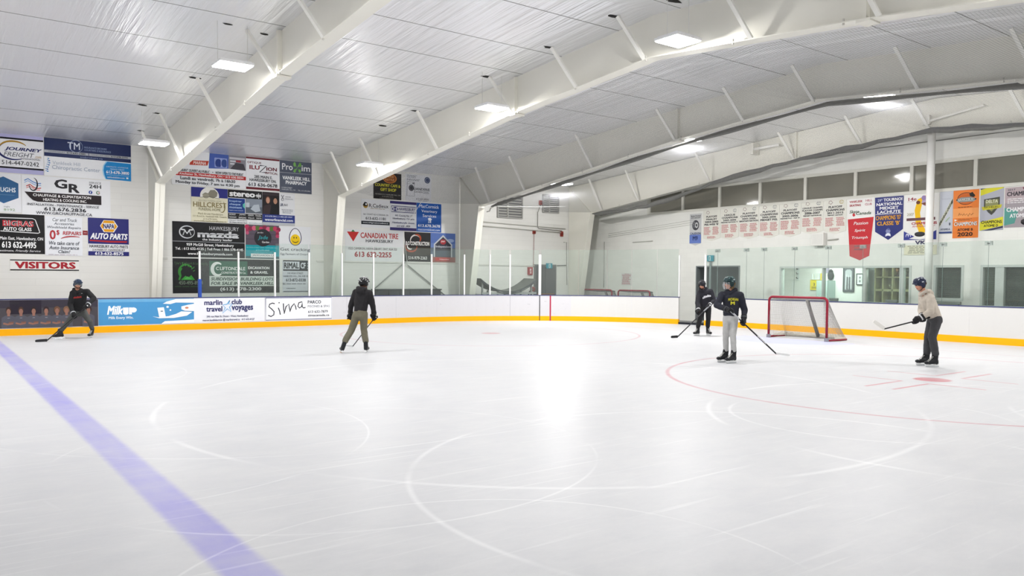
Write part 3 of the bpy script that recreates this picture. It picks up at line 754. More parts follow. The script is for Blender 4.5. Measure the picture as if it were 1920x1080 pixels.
S('wide white clinic sign with dotted blue spine and bright blue round corner', -17.16, -14.70, (5.40, 4.80), '#F1F2F5', [
  ('p', [(1, .05), (.70, .02), (.665, .25), (.655, .5), (.665, .75), (.69, .97), (1, 1)], '#9FD4F0'), ('p', [(1, .05), (.715, .03), (.68, .25), (.67, .5), (.68, .75), (.70, .97), (1, 1)], '#1F8AD0'),
  *[('e', .045+.012*math.sin(i*.9), .12+.11*i, .010, .03, ['#4A8FC8', '#2A5FA8'][i % 2]) for i in range(7)], *[('e', .028+.012*math.sin(i*.9+1), .2+.11*i, .007, .022, '#6FA6D6') for i in range(6)],
  ('t', 'Vankleek Hill', .09, .22, .40, .40, '#B4BBC9'), ('t', 'Chiropractic Center', .085, .44, .63, .70, '#9BA6BA'),
  ('t', 'CHIROPRACTIC • ACUPUNCTURE', .70, .26, .965, .33, '#D8ECF8'), ('t', 'MASSAGE THERAPY', .75, .38, .92, .45, '#D8ECF8'), ('t', '613-678-3800', .70, .50, .975, .66, '#FFFFFF', B2), ('r', .70, .72, .975, .735, '#BFE0F4'), ('t', 'vankleekhillchiro.com', .71, .80, .92, .90, '#F0F8FD'), ('r', .94, .80, .965, .89, '#F0F8FD')])
S('white sign with blue hexagon cut off by the photo edge, under the freight sign', -18.98, -17.78, (4.77, 3.62), '#E9EAEE', [
  ('p', [(.62, .08), (.94, .24), (.94, .62), (.62, .78), (.30, .62), (.30, .24)], '#356391'), ('t', 'UGHS', .555, .36, .88, .48, '#EEF2F6', B2), ('r', .5, .55, .85, .56, '#6C93B8'),
  ('t', 'oughs', .62, .84, .75, .89, '#5A6A70'), ('t', '8192', .62, .91, .86, .97, '#7FA06A')])
S('large white heating and cooling sign with black banner and two capital letters', -17.77, -15.32, (4.77, 3.57), '#EEEFF2', [
  ('s', [(.03, .14), (.07, .09), (.12, .16), (.17, .20), (.21, .19)], .025, '#5B8CC8'), ('s', [(.03, .19), (.07, .14), (.12, .21), (.17, .25), (.21, .24)], .02, '#8FB2DC'), ('s', [(.05, .28), (.09, .23), (.13, .30), (.17, .33), (.21, .31)], .025, '#C8544E'), ('s', [(.05, .33), (.09, .28), (.13, .34), (.17, .37), (.2, .36)], .02, '#D98A86'), ('a', .125, .22, .045, .16, -80, 170, .035, '#2A2A33'),
  ('t', 'G', .355, .05, .50, .29, '#2E2C30', B3), ('t', 'R', .515, .15, .64, .38, '#2E2C30', B3), ('t', 'SERVICE', .75, .06, .89, .11, '#55565C'), ('t', '24H', .75, .13, .89, .23, '#34353A', B2), ('e', .765, .34, .022, .045, '#2F4FA0'), ('t', 'f', .757, .315, .773, .37, '#FFFFFF', B2), ('a', .855, .34, .02, .04, 20, 330, .018, '#4A7A4A'), ('r', .855, .335, .875, .35, '#C04038'),
  ('p', [(.03, .42), (.89, .42), (.89, .66), (.17, .66), (.12, .63), (.08, .55)], '#2B2326'), ('t', 'CHAUFFAGE & CLIMATISATION', .12, .455, .77, .525, '#F4F2F2', B2), ('t', 'HEATING & COOLING INC.', .23, .56, .72, .63, '#F4F2F2', B2),
  ('t', 'INSTALLATION - MAINTENANCE - SERVICE', .06, .70, .86, .76, '#4A4A52', B1), ('t', '613.676.2836', .24, .785, .71, .88, '#2E2E36', B2), ('t', 'WWW.GRCHAUFFAGE.CA', .15, .905, .78, .975, '#3A3A44', B1)])
S('black auto glass sign with red lettering inside a white windshield outline', -18.62, -17.18, (3.57, 2.37), '#1A191B', [
  ('s', [(.12, .11), (.78, .10), (.83, .13), (.90, .40), (.91, .45), (.88, .47), (.2, .44)], .02, '#E9E9EA'),
  ('t', 'BIGRAS', .24, .165, .80, .315, '#E8E8EA', .06), ('t', 'BIGRAS', .24, .165, .80, .315, '#C22A35', .022), ('t', 'AUTO GLASS', .25, .335, .76, .425, '#F0F0F0', B3), ('t', '400 Main East, Hawkesbury, ON', .06, .575, .97, .68, '#EDEDEE', B2), ('t', '613 632-4495', .22, .70, .84, .86, '#F6F6F6', B3), ('t', 'Free estimate, Friendly Service', .03, .90, .92, .97, '#DADADC', B1, .3)])
S('white car repair notice with a large red zero, beside the black auto glass sign', -17.17, -16.14, (3.55, 2.33), '#ECEEF3', [
  ('t', 'Car and Truck', .20, .04, .86, .125, '#5A5F68', B1, .2), ('t', 'Accessories', .24, .145, .78, .215, '#5A5F68', B1, .2), ('t', 'Windshield Repairs', .06, .245, .96, .325, '#5A5F68', B1, .2), ('t', '0', .12, .35, .28, .59, '#B8323A', B2), ('t', '$', .30, .345, .38, .48, '#B8323A', B2), ('t', 'REPAIRS', .47, .37, .97, .465, '#B8323A', B2, .1),
  ('a', .75, .60, .35, .10, 200, 300, .03, '#B8323A'), ('t', 'We take care of', .10, .63, .92, .725, '#4A4E58', B1, .2), ('t', 'Auto Insurance', .10, .75, .90, .84, '#4A4E58', B1, .2), ('t', 'Claim!', .34, .855, .66, .935, '#4A4E58', B1, .2), ('rows', .08, .97, .9, .99, 1, '#B09AA0', 3)])
S('blue auto parts sign with yellow hexagon and white lower half', -15.98, -14.79, (3.56, 2.36), '#2B2C74', [
  ('r', 0, .69, 1, 1, '#EFEFF3'), ('p', [(.38, .05), (.63, .05), (.73, .205), (.63, .37), (.38, .37), (.29, .205)], '#EFEFEF'), ('p', [(.39, .06), (.62, .06), (.66, .13), (.35, .13)], '#E9A21C'), ('p', [(.36, .29), (.65, .29), (.61, .36), (.40, .36)], '#E9A21C'), ('p', [(.345, .14), (.37, .14), (.37, .28), (.345, .28), (.305, .21)], '#E9A21C'), ('p', [(.64, .14), (.665, .14), (.71, .21), (.665, .28), (.64, .28)], '#E9A21C'), ('t', 'NAPA', .37, .145, .64, .275, '#25276A', B3),
  ('t', 'AUTO PARTS', .05, .40, .97, .565, '#F6F6F8', .05, .25), ('p', [(.03, .585), (.5, .60), (.96, .60), (.94, .64), (.5, .645), (.04, .62)], '#B3262E'), ('t', 'HAWKESBURY AUTO PARTS', .03, .715, .975, .795, '#2A2A33', B2), ('t', '514 MAIN ST. HAWKESBURY', .10, .82, .90, .875, '#2A2A33', B1), ('r', 0, .89, 1, 1, '#2B2C74'), ('t', '613-632-8575', .16, .905, .86, .985, '#F4F4F6', B3)])
sign('wall_sign', 'long white sign reading VISITORS in red between two black bars', -18.10, -16.25, 1.86, 2.19, '#ECEAE6', [('r', 0, 0, 1, .10, '#222226'), ('r', 0, .90, 1, 1, '#222226'), ('t', 'VISITORS', .065, .18, .95, .83, '#A92732', .05)])
sign('wall_sign', 'tiny dark red plate on the wall beside the blue auto parts sign', -16.13, -15.99, 3.0, 3.14, '#8E2A30', [('r', .2, .45, .8, .55, '#D9C9C8')])
# second group, right of the first roof frame
S('white shop sign with photos of a store, red stripe and opening hours', -13.44, -10.95, (5.97, 4.82), '#EEEFF2', [
  ('p', [(.245, .26), (.49, .24), (.47, .38), (.23, .40)], '#C24330'), ('t', 'MARINA', .28, .275, .45, .37, '#F2E3DE', B2, .25), ('p', [(.50, .0), (.76, .0), (.755, .42), (.485, .46)], '#4A62B0'), ('r', .57, .13, .735, .40, '#7F93CF'), ('e', .62, .28, .045, .13, '#2F4388'), ('e', .70, .27, .04, .12, '#39508F'), ('s', [(.57, .13), (.735, .13), (.735, .40), (.57, .40), (.57, .13)], .012, '#C3CDEE'), ('s', [(.655, .13), (.655, .40)], .012, '#C3CDEE'),
  ('p', [(.76, .0), (1, .0), (1, .44), (.755, .42)], '#8C8A92'), ('p', [(.78, .42), (.86, .22), (.97, .24), (1, .44)], '#4A474E'), ('r', .77, .06, .99, .12, '#C9C7CC'), ('r', .78, .16, .86, .2, '#DADADF'), ('r', .78, .24, .84, .28, '#DADADF'), ('r', .86, .14, .93, .2, '#A04048'),
  ('t', 'RESTAURANT OUVERT AU PUBLIC', .02, .53, .50, .61, '#26262B', B2, .3), ('e', .54, .57, .006, .014, '#26262B'), ('t', 'NOW OPEN TO THE PUBLIC', .575, .53, .965, .61, '#26262B', B2, .3), ('r', 0, .625, 1, .735, '#C03030'), ('t', '750 Kitchener St, Hawkesbury, ON • 613 636-0034', .02, .64, .965, .725, '#F4EDEC', B2),
  ('t', 'Lundi au vendredi, 7h à 16h30', .11, .755, .85, .86, '#3A3E48', B2), ('t', 'Monday to Friday, 7 am to 4:30 pm', .05, .88, .91, .985, '#3A3E48', B2)])
S('white optical shop sign framed by dark red bars above and below', -10.94, -9.72, (5.97, 4.83), '#EFF0F3', [('r', 0, 0, 1, .05, '#6E1F2A'), ('r', 0, .93, 1, 1, '#6E1F2A'),
  ('t', 'OPTIQUE', .04, .13, .45, .205, '#6E2A36', B2), ('t', 'ILU', .10, .245, .40, .375, '#8A2A36', B3), ('s', [(.40, .24), (.60, .235), (.40, .45), (.62, .44)], .035, '#33333A'), ('t', 'ION', .60, .27, .92, .385, '#6E2A36', B3), ('t', 'OPTICAL', .56, .42, .95, .49, '#6E2A36', B2),
  ('t', '285 MAIN E.', .24, .55, .78, .64, '#34373F', B2), ('t', 'HAWKESBURY ON.', .10, .66, .90, .75, '#34373F', B2), ('t', '613 636-0678', .06, .79, .93, .90, '#34373F', B2)])
S('grey pharmacy sign with green butterfly crossing the white lettering', -9.71, -8.49, (5.97, 4.80), '#545A6B', [('t', 'Pro', .07, .09, .40, .29, '#F4F4F6', B1), ('t', 'im', .68, .11, .95, .29, '#F4F4F6', B1), *[('p', [(.54, .2), (.54+.13*sx, .2+.12*sy), (.54+.07*sx, .2+.16*sy)], c) for sx, sy, c in ((-1, -1, '#6FA850'), (1, -1, '#8CC06A'), (-1, 1, '#8CC06A'), (1, 1, '#5E9A44'))], ('e', .46, .10, .04, .07, '#7FB860'), ('e', .63, .10, .04, .07, '#6FA850'), ('e', .47, .29, .035, .05, '#6FA850'), ('e', .62, .29, .035, .05, '#7FB860'),
  ('r', 0, .375, 1, .383, '#D5D7DE'), ('t', 'VANKLEEK HILL', .08, .48, .95, .595, '#F4F5F7', B3), ('t', 'PHARMACY', .18, .62, .84, .735, '#F4F5F7', B3), ('t', '10 MAIN STREET', .05, .83, .38, .87, '#E0E2E8'), ('t', 'VANKLEEK HILL, ON', .05, .89, .48, .93, '#E0E2E8'), ('t', 'TEL: 613 678-2006', .56, .89, .95, .93, '#E0E2E8')])
S('cream funeral home sign with navy band and grey bird in a white disc', -12.82, -11.59, Z2, '#E4DFC6', [('r', 0, 0, 1, .28, '#2E3280'), ('e', .5, .23, .26, .25, '#F3F1EA'), ('r', .22, .285, .8, .5, '#E4DFC6'), ('p', [(.30, .20), (.38, .14), (.46, .16), (.52, .06), (.64, .05), (.72, .13), (.70, .24), (.60, .30), (.48, .27), (.36, .30)], '#8C8878'), ('e', .40, .24, .09, .07, '#A39E8C'), ('s', [(.24, .29), (.5, .25), (.78, .31)], .012, '#6A6558'),
  ('t', 'HILLCREST', .05, .42, .96, .57, '#8C7F52', B2), ('t', 'HILLCREST FUNERAL HOME', .20, .355, .82, .40, '#A29A78'), ('t', 'FUNERAL HOME', .20, .59, .80, .67, '#8C845E', B1), ('a', .84, .53, .08, .17, -60, 120, .03, '#8C7F52'), ('t', 'Mark & Lisa Henderson', .18, .73, .86, .79, '#9C9678', B1), ('t', '151 Bond St, Vankleek Hill, Ontario', .04, .81, .97, .87, '#9C9678', B1), ('t', '613.678.2002', .32, .89, .70, .935, '#9C9678', B1), ('t', 'www.hillcrestfuneralhome.ca', .06, .95, .96, .995, '#8C845E', B1)])
S('electronics shop sign with white lowercase lettering on black over a blue square', -11.58, -10.37, Z2, '#EDEEF0', [('r', 0, 0, 1, .24, '#1D1C1E'), ('t', 'stereo', .04, .055, .79, .20, '#F4F4F4', .05), ('r', .84, .09, .865, .19, '#F4F4F4'), ('r', .89, .06, .91, .22, '#F4F4F4'), ('r', .935, .09, .955, .19, '#F4F4F4'), ('r', .81, .125, .97, .15, '#F4F4F4'), ('r', 0, .255, .49, .69, '#1F3F88'), ('t', 'Inspirer', .04, .31, .40, .38, '#A9C4E8', B2), ('t', 'chaque', .04, .40, .36, .48, '#A9C4E8', B2), ('t', 'moment', .04, .50, .40, .56, '#A9C4E8', B2), ('t', 'Inspire every moment', .04, .60, .44, .635, '#D6E2F4', B1), ('p', [(.42, .43), (.49, .37), (.49, .55), (.43, .5)], '#5FC0B4'),
  ('r', .505, .24, 1, .68, '#8A93A0'), ('r', .505, .48, 1, .68, '#5E6670'), ('p', [(.65, .55), (.75, .42), (.9, .40), (.95, .6), (.8, .64)], '#B9C2CC'), ('r', .52, .36, .62, .5, '#C7CFD8'), ('r', 0, .70, 1, .87, '#232325'), *[('t', w, a, b_, c, d_, '#D8D8DA', B2) for w, a, b_, c, d_ in (('SONY', .03, .715, .22, .765), ('JAMO', .32, .715, .50, .765), ('DENON', .58, .715, .74, .765), ('Yamaha', .79, .715, .97, .765), ('PARADIGM', .03, .80, .23, .84), ('SAMSUNG', .30, .80, .52, .85), ('Klipsch', .58, .80, .76, .85), ('MARTIN', .82, .80, .97, .84))], ('t', 'Stereo+ Hawkesbury', .03, .895, .55, .935, '#4A4C52', B2), ('t', '25 Main Street East', .03, .955, .55, .995, '#4A4C52', B2), ('t', 'stereoplus.com', .60, .955, .98, .995, '#5A8A94', B1)])
S('financial adviser sign showing two dark-suited people beside a pale column', -10.36, -9.15, Z2, '#E3E4E7', [('r', 0, 0, .52, .70, '#241F22'), ('r', 0, 0, .52, .1, '#3A3034'), ('p', [(.0, .7), (.06, .42), (.2, .36), (.32, .44), (.34, .7)], '#3B2E30'), ('p', [(.22, .7), (.27, .40), (.40, .34), (.52, .40), (.52, .7)], '#17171A'), ('e', .17, .24, .075, .12, '#5A3C30'), ('e', .17, .25, .055, .095, '#C9977F'), ('e', .395, .22, .075, .09, '#1D1716'), ('e', .395, .265, .058, .09, '#B98A70'),
  ('s', [(.58, .06), (.66, .20)], .02, '#6E7078'), ('s', [(.66, .06), (.58, .20)], .02, '#6E7078'), ('a', .62, .20, .035, .04, 0, 360, .016, '#6E7078'), ('t', 'WEVER', .70, .09, .88, .13, '#7A7C84'), ('t', 'FINANCIAL', .70, .155, .95, .195, '#7A7C84'), ('t', 'iA', .55, .31, .64, .41, '#26335E', B2), ('t', 'PRIVATE', .66, .33, .78, .40, '#6A6C78'), ('rows', .58, .50, .95, .64, 3, '#9A9CA4', 4), ('r', 0, .68, 1, .92, '#2A3880'), ('t', '613-678-2861 | 1-800-209-9937', .08, .715, .92, .77, '#C9D0E8', B2), ('t', 'weverfinancial.com', .07, .80, .94, .88, '#F2F4F9', B2), ('r', 0, .92, 1, 1, '#B9BCC2')])
S('wide black car dealer sign with chrome winged oval and silver lettering', -13.44, -11.0, (3.57, 2.36), '#161619', [('r', 0, .545, 1, .565, '#8A8C90'), ('p', [(0, 0), (.5, 0), (.2, .54), (0, .54)], '#1F1F23'), ('a', .195, .29, .10, .17, 0, 360, .035, '#C9CBCF'), ('s', [(.115, .22), (.16, .23), (.195, .33), (.23, .23), (.275, .22)], .04, '#D5D7DA'), ('s', [(.14, .38), (.165, .25)], .025, '#B9BBBF'), ('s', [(.25, .38), (.225, .25)], .025, '#B9BBBF'),
  ('t', 'HAWKESBURY', .50, .10, .915, .215, '#C4C5C9', 0), ('t', 'mazpa', .335, .24, .915, .47, '#C9CACD', .05) if False else ('t', 'mazda', .335, .235, .915, .43, '#CFD0D3', .05), ('r', .335, .325, .915, .345, '#8A8B8F'), ('t', 'the industry leader', .40, .45, .82, .535, '#E4E4E6', B2),
  ('t', '959 McGill Street, Hawkesbury', .185, .60, .84, .70, '#F0F0F1', B2), ('t', 'Tel. : 613 632-4125 | Toll Free: 1 866 578-4145', .035, .72, .975, .815, '#F0F0F1', B2), ('t', 'www.hawkesburymazda.com', .20, .86, .82, .95, '#F0F0F1', B2)])
S('sign with red flowers over dark planks, a black disc and a teal band', -10.97, -9.75, (3.57, 2.36), '#5A4F5C', [('r', 0, .12, 1, .14, '#3E3642'), ('r', 0, .27, 1, .285, '#463C49'), ('r', 0, .42, 1, .435, '#463C49'), *[('e', .04+.105*i, .07+.05*abs(math.sin(i*1.9)), .065, .07, ['#B8365A', '#8A2A48', '#D0607E', '#55702E'][i % 4]) for i in range(10)], *[('e', .05, .18+.07*i, .05, .05, ['#A83456', '#C0587A'][i % 2]) for i in range(2)], *[('e', .95, .18+.07*i, .055, .05, ['#B43A5E', '#8C2C48'][i % 2]) for i in range(3)],
  ('r', 0, .60, 1, .93, '#159AA6'), ('r', 0, .93, 1, 1, '#4A6A70'), ('e', .51, .38, .26, .26, '#2B2A30'), ('t', 'Jardin', .34, .205, .52, .26, '#C9C5C8', B1), ('t', 'Jade', .36, .31, .66, .455, '#2FA8B0', 0, .25), ('t', 'Garden', .48, .475, .70, .535, '#DEDBDD', B2), ('t', '66 MAIN STREET EAST, VANKLEEK HILL', .03, .655, .95, .695, '#7FC8CE', B1), ('t', '613 678-6868', .30, .73, .70, .775, '#8FD0D6', B1), ('t', 'thejadegarden.ca', .24, .80, .78, .84, '#7FC8CE'), ('r', .15, .855, .88, .965, '#E9ECEC'), ('t', 'JADEGARDEN.CA', .19, .875, .86, .945, '#59646A', B1)])
S('white egg farmers sign with a smiling yellow yolk inside an egg outline', -9.73, -8.53, (3.57, 2.37), '#E6E7EB', [('p', [(.5+.2*math.sin(a)*(1-.12*math.cos(a)), .32-.27*math.cos(a)) for a in [2*PI*i/36 for i in range(36)]], '#33324F'), ('p', [(.5+.175*math.sin(a)*(1-.12*math.cos(a)), .32-.25*math.cos(a)) for a in [2*PI*i/36 for i in range(36)]], '#EFEFF2'), ('e', .5, .405, .155, .165, '#F2C916'), ('e', .455, .345, .014, .03, '#2A2620'), ('e', .535, .345, .014, .03, '#2A2620'), ('a', .5, .41, .10, .08, 15, 165, .025, '#4A3A18'),
  ('t', 'Get cracking', .02, .66, .97, .78, '#4A4D55', B1), ('t', 'Egg Farmers of Ontario', .03, .82, .95, .90, '#5A5D66', B1)])
S('black landscaping sign with a green sprouting tree emblem, low behind the blue post', -13.44, -12.235, Z4, '#29292C', [('a', .36, .40, .20, .22, 150, 330, .05, '#3E8A3C'), ('s', [(.17, .62), (.21, .5), (.19, .38), (.24, .28)], .05, '#3E8A3C'), *[('s', [(.28+.07*i, .2+.02*i), (.26+.08*i, .12+.03*i)], .02, '#4C9A48') for i in range(5)], *[('s', [(.45+.05*i, .25+.06*i), (.5+.05*i, .22+.06*i)], .02, '#4C9A48') for i in range(3)], ('p', [(.22, .62), (.34, .5), (.42, .55), (.5, .48), (.6, .62)], '#3E9A3E'), ('p', [(.3, .6), (.4, .52), (.52, .6)], '#58B054'),
  ('t', "Tyler's Yardwork & Landscaping", .04, .10, .95, .20, '#4E6A4C', 0), ('t', '450-495-8904', .16, .645, .82, .755, '#7A8A78', B1), ('rows', .05, .80, .95, .84, 1, '#3E5A3C', 5)])
S('wide dark construction sign with green panel and pale building lot notice', -12.235, -9.74, Z4, '#2C2E2F', [('r', 0, .06, .53, .48, '#3F6B58'), ('a', .115, .30, .075, .18, 50, 310, .10, '#F0F2F0'), ('t', 'LIFTONDALE', .145, .23, .50, .33, '#F0F2F0', B2), ('t', 'C', .09, .23, .13, .33, '#F0F2F0', B2), ('t', 'CONSTRUCTION Co.', .165, .37, .51, .435, '#F0F2F0', B2), ('t', 'EXCAVATION', .54, .21, .85, .29, '#F0F0F0', B3), ('t', '& GRAVEL', .57, .345, .83, .425, '#F0F0F0', B3),
  ('r', 0, .50, .93, .80, '#D5DDD6'), ('t', 'SUBDIVISION BUILDING LOTS', .02, .54, .91, .635, '#35493F', B3, .2), ('t', 'FOR SALE IN VANKLEEK HILL', .02, .67, .91, .765, '#35493F', B3, .2), ('t', '(613) 678-2300', .145, .835, .73, .96, '#DCDCDC', B3)])
S('pale grey gym sign with a black and white name block and street address', -9.62, -8.58, Z4, '#D9DCE4', [('r', .02, .0, 1, .33, '#2B2D33'), ('r', .03, .04, .62, .28, '#D9DCE4'), ('t', 'RIMAL', .05, .07, .60, .255, '#2B2D33', .05), ('t', 'CF', .66, .07, .85, .255, '#D9DCE4', .05), *[('e', .93, .09+.08*i, .02, .018, '#D9DCE4') for i in range(3)], ('t', '144 HIGH STREET', .18, .37, .76, .43, '#4A4D55', B1), ('t', 'VANKLEEK HILL, ON, K0B 1R0', .02, .465, .97, .53, '#4A4D55', B1), ('t', '613-872-0338', .12, .565, .85, .66, '#3A3D45', B2), ('t', '@PRIMAL_CF', .0, .70, .10, .78, '#3A3D45', B1), ('rows', .14, .72, .97, .76, 1, '#6A6D75', 5), ('rows', .14, .86, .5, .9, 1, '#6A6D75', 7), ('r', .02, .955, 1, .975, '#3A3D45')])
# third group
S('black country shop sign with orange emblem and yellow lettering under the ceiling', -5.93, -4.69, (5.86, 4.82), '#25211F', [('e', .58, .20, .25, .19, '#C97A35'), ('e', .58, .20, .21, .16, '#8A4A1E'), ('t', 'HERB', .44, .09, .72, .17, '#E0A060', B2), ('t', 'KETTLE', .42, .21, .74, .29, '#E0A060', B2), ('t', 'COUNTRY CAFE &', .05, .42, .96, .53, '#E2D936', B2), ('t', 'GIFT SHOP', .24, .58, .81, .70, '#E2D936', B2), ('t', '193 MAIN ST E, VANKLEEK HILL, ON', .06, .80, .96, .855, '#B9B4AC'), ('t', '613 678-1516', .30, .885, .70, .925, '#B9B4AC'), ('t', 'www.countrycafe.ca', .20, .955, .82, .99, '#8A857E')])
S('white laundry sign with a drawn grey washing machine and round badge', -4.50, -3.29, (5.90, 4.80), '#E5E6EA', [('rows', .05, .03, .5, .14, 3, '#8A8C94', 5), ('rows', .05, .17, .58, .25, 2, '#7A7C84', 7), ('e', .84, .17, .11, .12, '#3E4868'), ('a', .84, .17, .07, .08, 0, 360, .02, '#9AA2BC'), ('s', [(.07, .28), (.34, .28), (.34, .80), (.05, .80), (.07, .28)], .016, '#7A7C82'), ('s', [(.06, .36), (.34, .36)], .01, '#7A7C82'), ('r', .26, .31, .34, .34, '#3A3A40'), ('e', .22, .50, .10, .115, '#3A3A42'), ('a', .22, .50, .065, .075, 0, 360, .02, '#77777E'), ('t', 'BUANDERIE', .20, .47, .94, .565, '#4A4C54', B2) if False else ('t', 'UANDERIE', .31, .475, .94, .57, '#4A4C54', B2), ('t', 'CAVEN', .33, .60, .65, .66, '#4A4C54', B1), ('rows', .68, .60, .92, .70, 2, '#8A8C94', 9), ('t', '613 632-0502', .40, .86, .90, .92, '#6A6C74', B1), ('rows', .5, .95, .88, .98, 1, '#9A9CA4', 3)])
S('white service sign with a small gold and black emblem beside grey lettering', -6.46, -5.22, (4.77, 3.66), '#E8E9EC', [('e', .15, .22, .085, .10, '#B08A3A'), ('p', [(.05, .22), (.12, .10), (.20, .12), (.22, .24), (.13, .26)], '#26262A'), ('e', .17, .18, .03, .035, '#E8E9EC'), ('t', 'R.Cadieux', .27, .15, .96, .28, '#33353C', B1), ('rows', .32, .31, .92, .35, 1, '#B0A090', 5), ('t', '1661 COUNTY RD 4 L\'ORIGNAL ON', .07, .50, .95, .56, '#5A5C64', B1), ('t', '613-632-1181', .15, .62, .86, .72, '#3E4048', B2), ('r', 0, .77, 1, .89, '#2E3138'), ('t', 'www.refrigerationrcadieux.ca', .05, .80, .95, .86, '#DADCE0', B2)])
S('white car dealer sign with purple bands and a framed oval logo box', -5.20, -3.99, (4.77, 3.60), '#E3E4E9', [('r', 0, 0, 1, .09, '#3B3570'), ('r', 0, .90, 1, 1, '#3B3570'), ('s', [(.05, .17), (.97, .17), (.97, .37), (.05, .37), (.05, .17)], .022, '#3C3A72'), ('e', .19, .27, .11, .075, '#4A4880'), ('t', 'H', .12, .22, .26, .32, '#E3E4E9', B2), ('t', 'HAWKESBURY', .32, .21, .95, .31, '#3C3A72', B2, .15), ('rows', .55, .325, .95, .35, 1, '#8A88A8', 3), ('t', '441 County Rd. 17', .18, .455, .84, .535, '#4A4C66', B2), ('t', 'Hawkesbury, Ontario', .10, .56, .92, .64, '#4A4C66', B2), ('t', 'Hawkesburyford.com', .08, .70, .92, .78, '#4A4C78', B2), ('t', '613 632-1959', .25, .815, .75, .88, '#4A4C66', B2)])
S('blue veterinary sign with white lettering and a small white animal pair', -3.98, -2.80, (4.77, 3.59), '#2C5FB4', [('t', 'MacCormick', .11, .05, .90, .17, '#EDF2FA', B1), ('t', 'Veterinary', .19, .23, .83, .35, '#EDF2FA', B1), ('t', 'Services', .24, .385, .79, .485, '#EDF2FA', B1), ('p', [(.45, .52), (.55, .50), (.62, .56), (.58, .58), (.58, .68), (.53, .68), (.53, .60), (.47, .60)], '#EDF2FA'), ('p', [(.46, .63), (.50, .60), (.52, .68), (.46, .69)], '#C9DAF0'), ('t', '613.678.3678', .05, .735, .95, .83, '#F4F7FC', B2), ('t', 'maccormickvet.com', .05, .875, .94, .96, '#DCE7F6', B1)])
S('large white store sign with red triangle topped by a green leaf', -7.14, -4.60, (3.57, 2.34), '#E2E3E5', [('p', [(.03, .08), (.23, .08), (.135, .39)], '#C23432'), ('p', [(.10, .08), (.13, .01), (.165, .08)], '#2F7A4A'), ('t', 'CANADIAN TIRE', .255, .09, .91, .265, '#B23A3A', .03), ('t', 'HAWKESBURY', .345, .30, .82, .40, '#33363C', B2), ('t', '1525 CAMERON, HAWKESBURY, ONT. K6A 3S3', .055, .565, .885, .65, '#5A4A4C', B1), ('t', '613 632-2255', .155, .70, .79, .87, '#A8343A', B3)])
S('black construction sign with an orange and white looping ring', -4.54, -3.315, Z3, '#222123', [('r', 0, .5, 1, .78, '#3A342E'), ('a', .42, .30, .20, .20, 160, 330, .05, '#D9D4D0'), ('a', .45, .22, .16, .14, 250, 400, .07, '#B04A2A'), ('a', .25, .5, .22, .16, -10, 200, .06, '#A8482C'), ('a', .22, .46, .12, .12, 60, 200, .05, '#E6E0DC'), ('t', 'B.O CONSTRUCTION', .05, .315, .95, .45, '#EDEBE9', B3), ('t', '514-979-2363', .14, .82, .86, .93, '#DEDDDB', B2)])
S('grocery sign showing a dark gabled store front against a blue sky', -3.315, -2.10, (3.57, 2.35), '#6E86BE', [('r', 0, .0, 1, .35, '#5C76B8'), ('e', .8, .25, .15, .06, '#9FB2D8'), ('r', 0, .5, 1, .85, '#6A7684'), ('p', [(.13, .95), (.13, .38), (.5, .06), (.87, .38), (.87, .95)], '#C9CDD2'), ('p', [(.18, .95), (.18, .40), (.5, .13), (.82, .40), (.82, .95)], '#3E3F4A'), ('e', .5, .30, .12, .09, '#A83A40'), ('t', 'your', .42, .26, .58, .33, '#E8D8D8', B2), ('t', 'Independent', .20, .42, .82, .52, '#D5D8E0', B1), ('r', .2, .60, .8, .8, '#55606C'), ('r', 0, .82, 1, 1, '#9A6058'), ('r', .18, .84, .78, .95, '#B83A3A'), ('t', 'Independent', .36, .87, .74, .93, '#F0D8D4', B1)])
# advertising on the boards
def BS(label, x0, x1, z0, z1, bg, el): return sign('board_advert', label, x0, x1, z0, z1, bg, el, base=BY, thick=.004, cat='advert')
fig = []
for i, (u, s, long_) in enumerate(((.10, 1, 0), (.225, 1, 0), (.355, 1, 0), (.485, 1.12, 0), (.60, .95, 1), (.70, .9, 1), (.94, .95, 1))):
    sk, hair = '#92695B', ['#3A2C28', '#4A352C', '#2E2624', '#33272A', '#6A4C3A', '#7A5A44', '#3A2A28'][i]
    fig += [('p', [(u-.075*s, 1), (u-.07*s, .62), (u-.03*s, .54), (u+.03*s, .54), (u+.07*s, .62), (u+.075*s, 1)], '#565660'), ('e', u, .38-.02*s, .027*s if not long_ else .034, .125, hair), ('r', u-.014, .46, u+.014, .57, sk), ('e', u, .41, .021, .10, sk), ('s', [(u-.055*s, .82), (u-.01, .86), (u+.045*s, .82)], .065, sk), ('s', [(u+.05*s, .79), (u, .80)], .05, '#7E584C'), ('r', u-.012, .63, u+.012, .645, '#9A9AA2')]
BS('dark team photo advert on the boards with people standing arms crossed, behind the far skater', -19.9, -16.04, .21, 1.005, '#4A464B', [('r', 0, 0, 1, .28, '#3A3640'), ('r', .42, .0, .62, .5, '#2A2430'), *[('e', .06+.13*i, .1, .03, .05, '#2E2A32') for i in range(4)], *[e for e in fig for e in [tuple([e[0]] + ([[(.35+.62*x, y) for x, y in e[1]]] + list(e[2:]) if e[0] in 'ps' else [.35+.62*e[1], e[2]] + ([e[3]*.62] + list(e[4:]) if e[0] == 'e' else [.35+.62*e[3]] + list(e[4:]))))]]])
arcs = [('e', .93, .30, .30, .34, '#5A9CC9')]
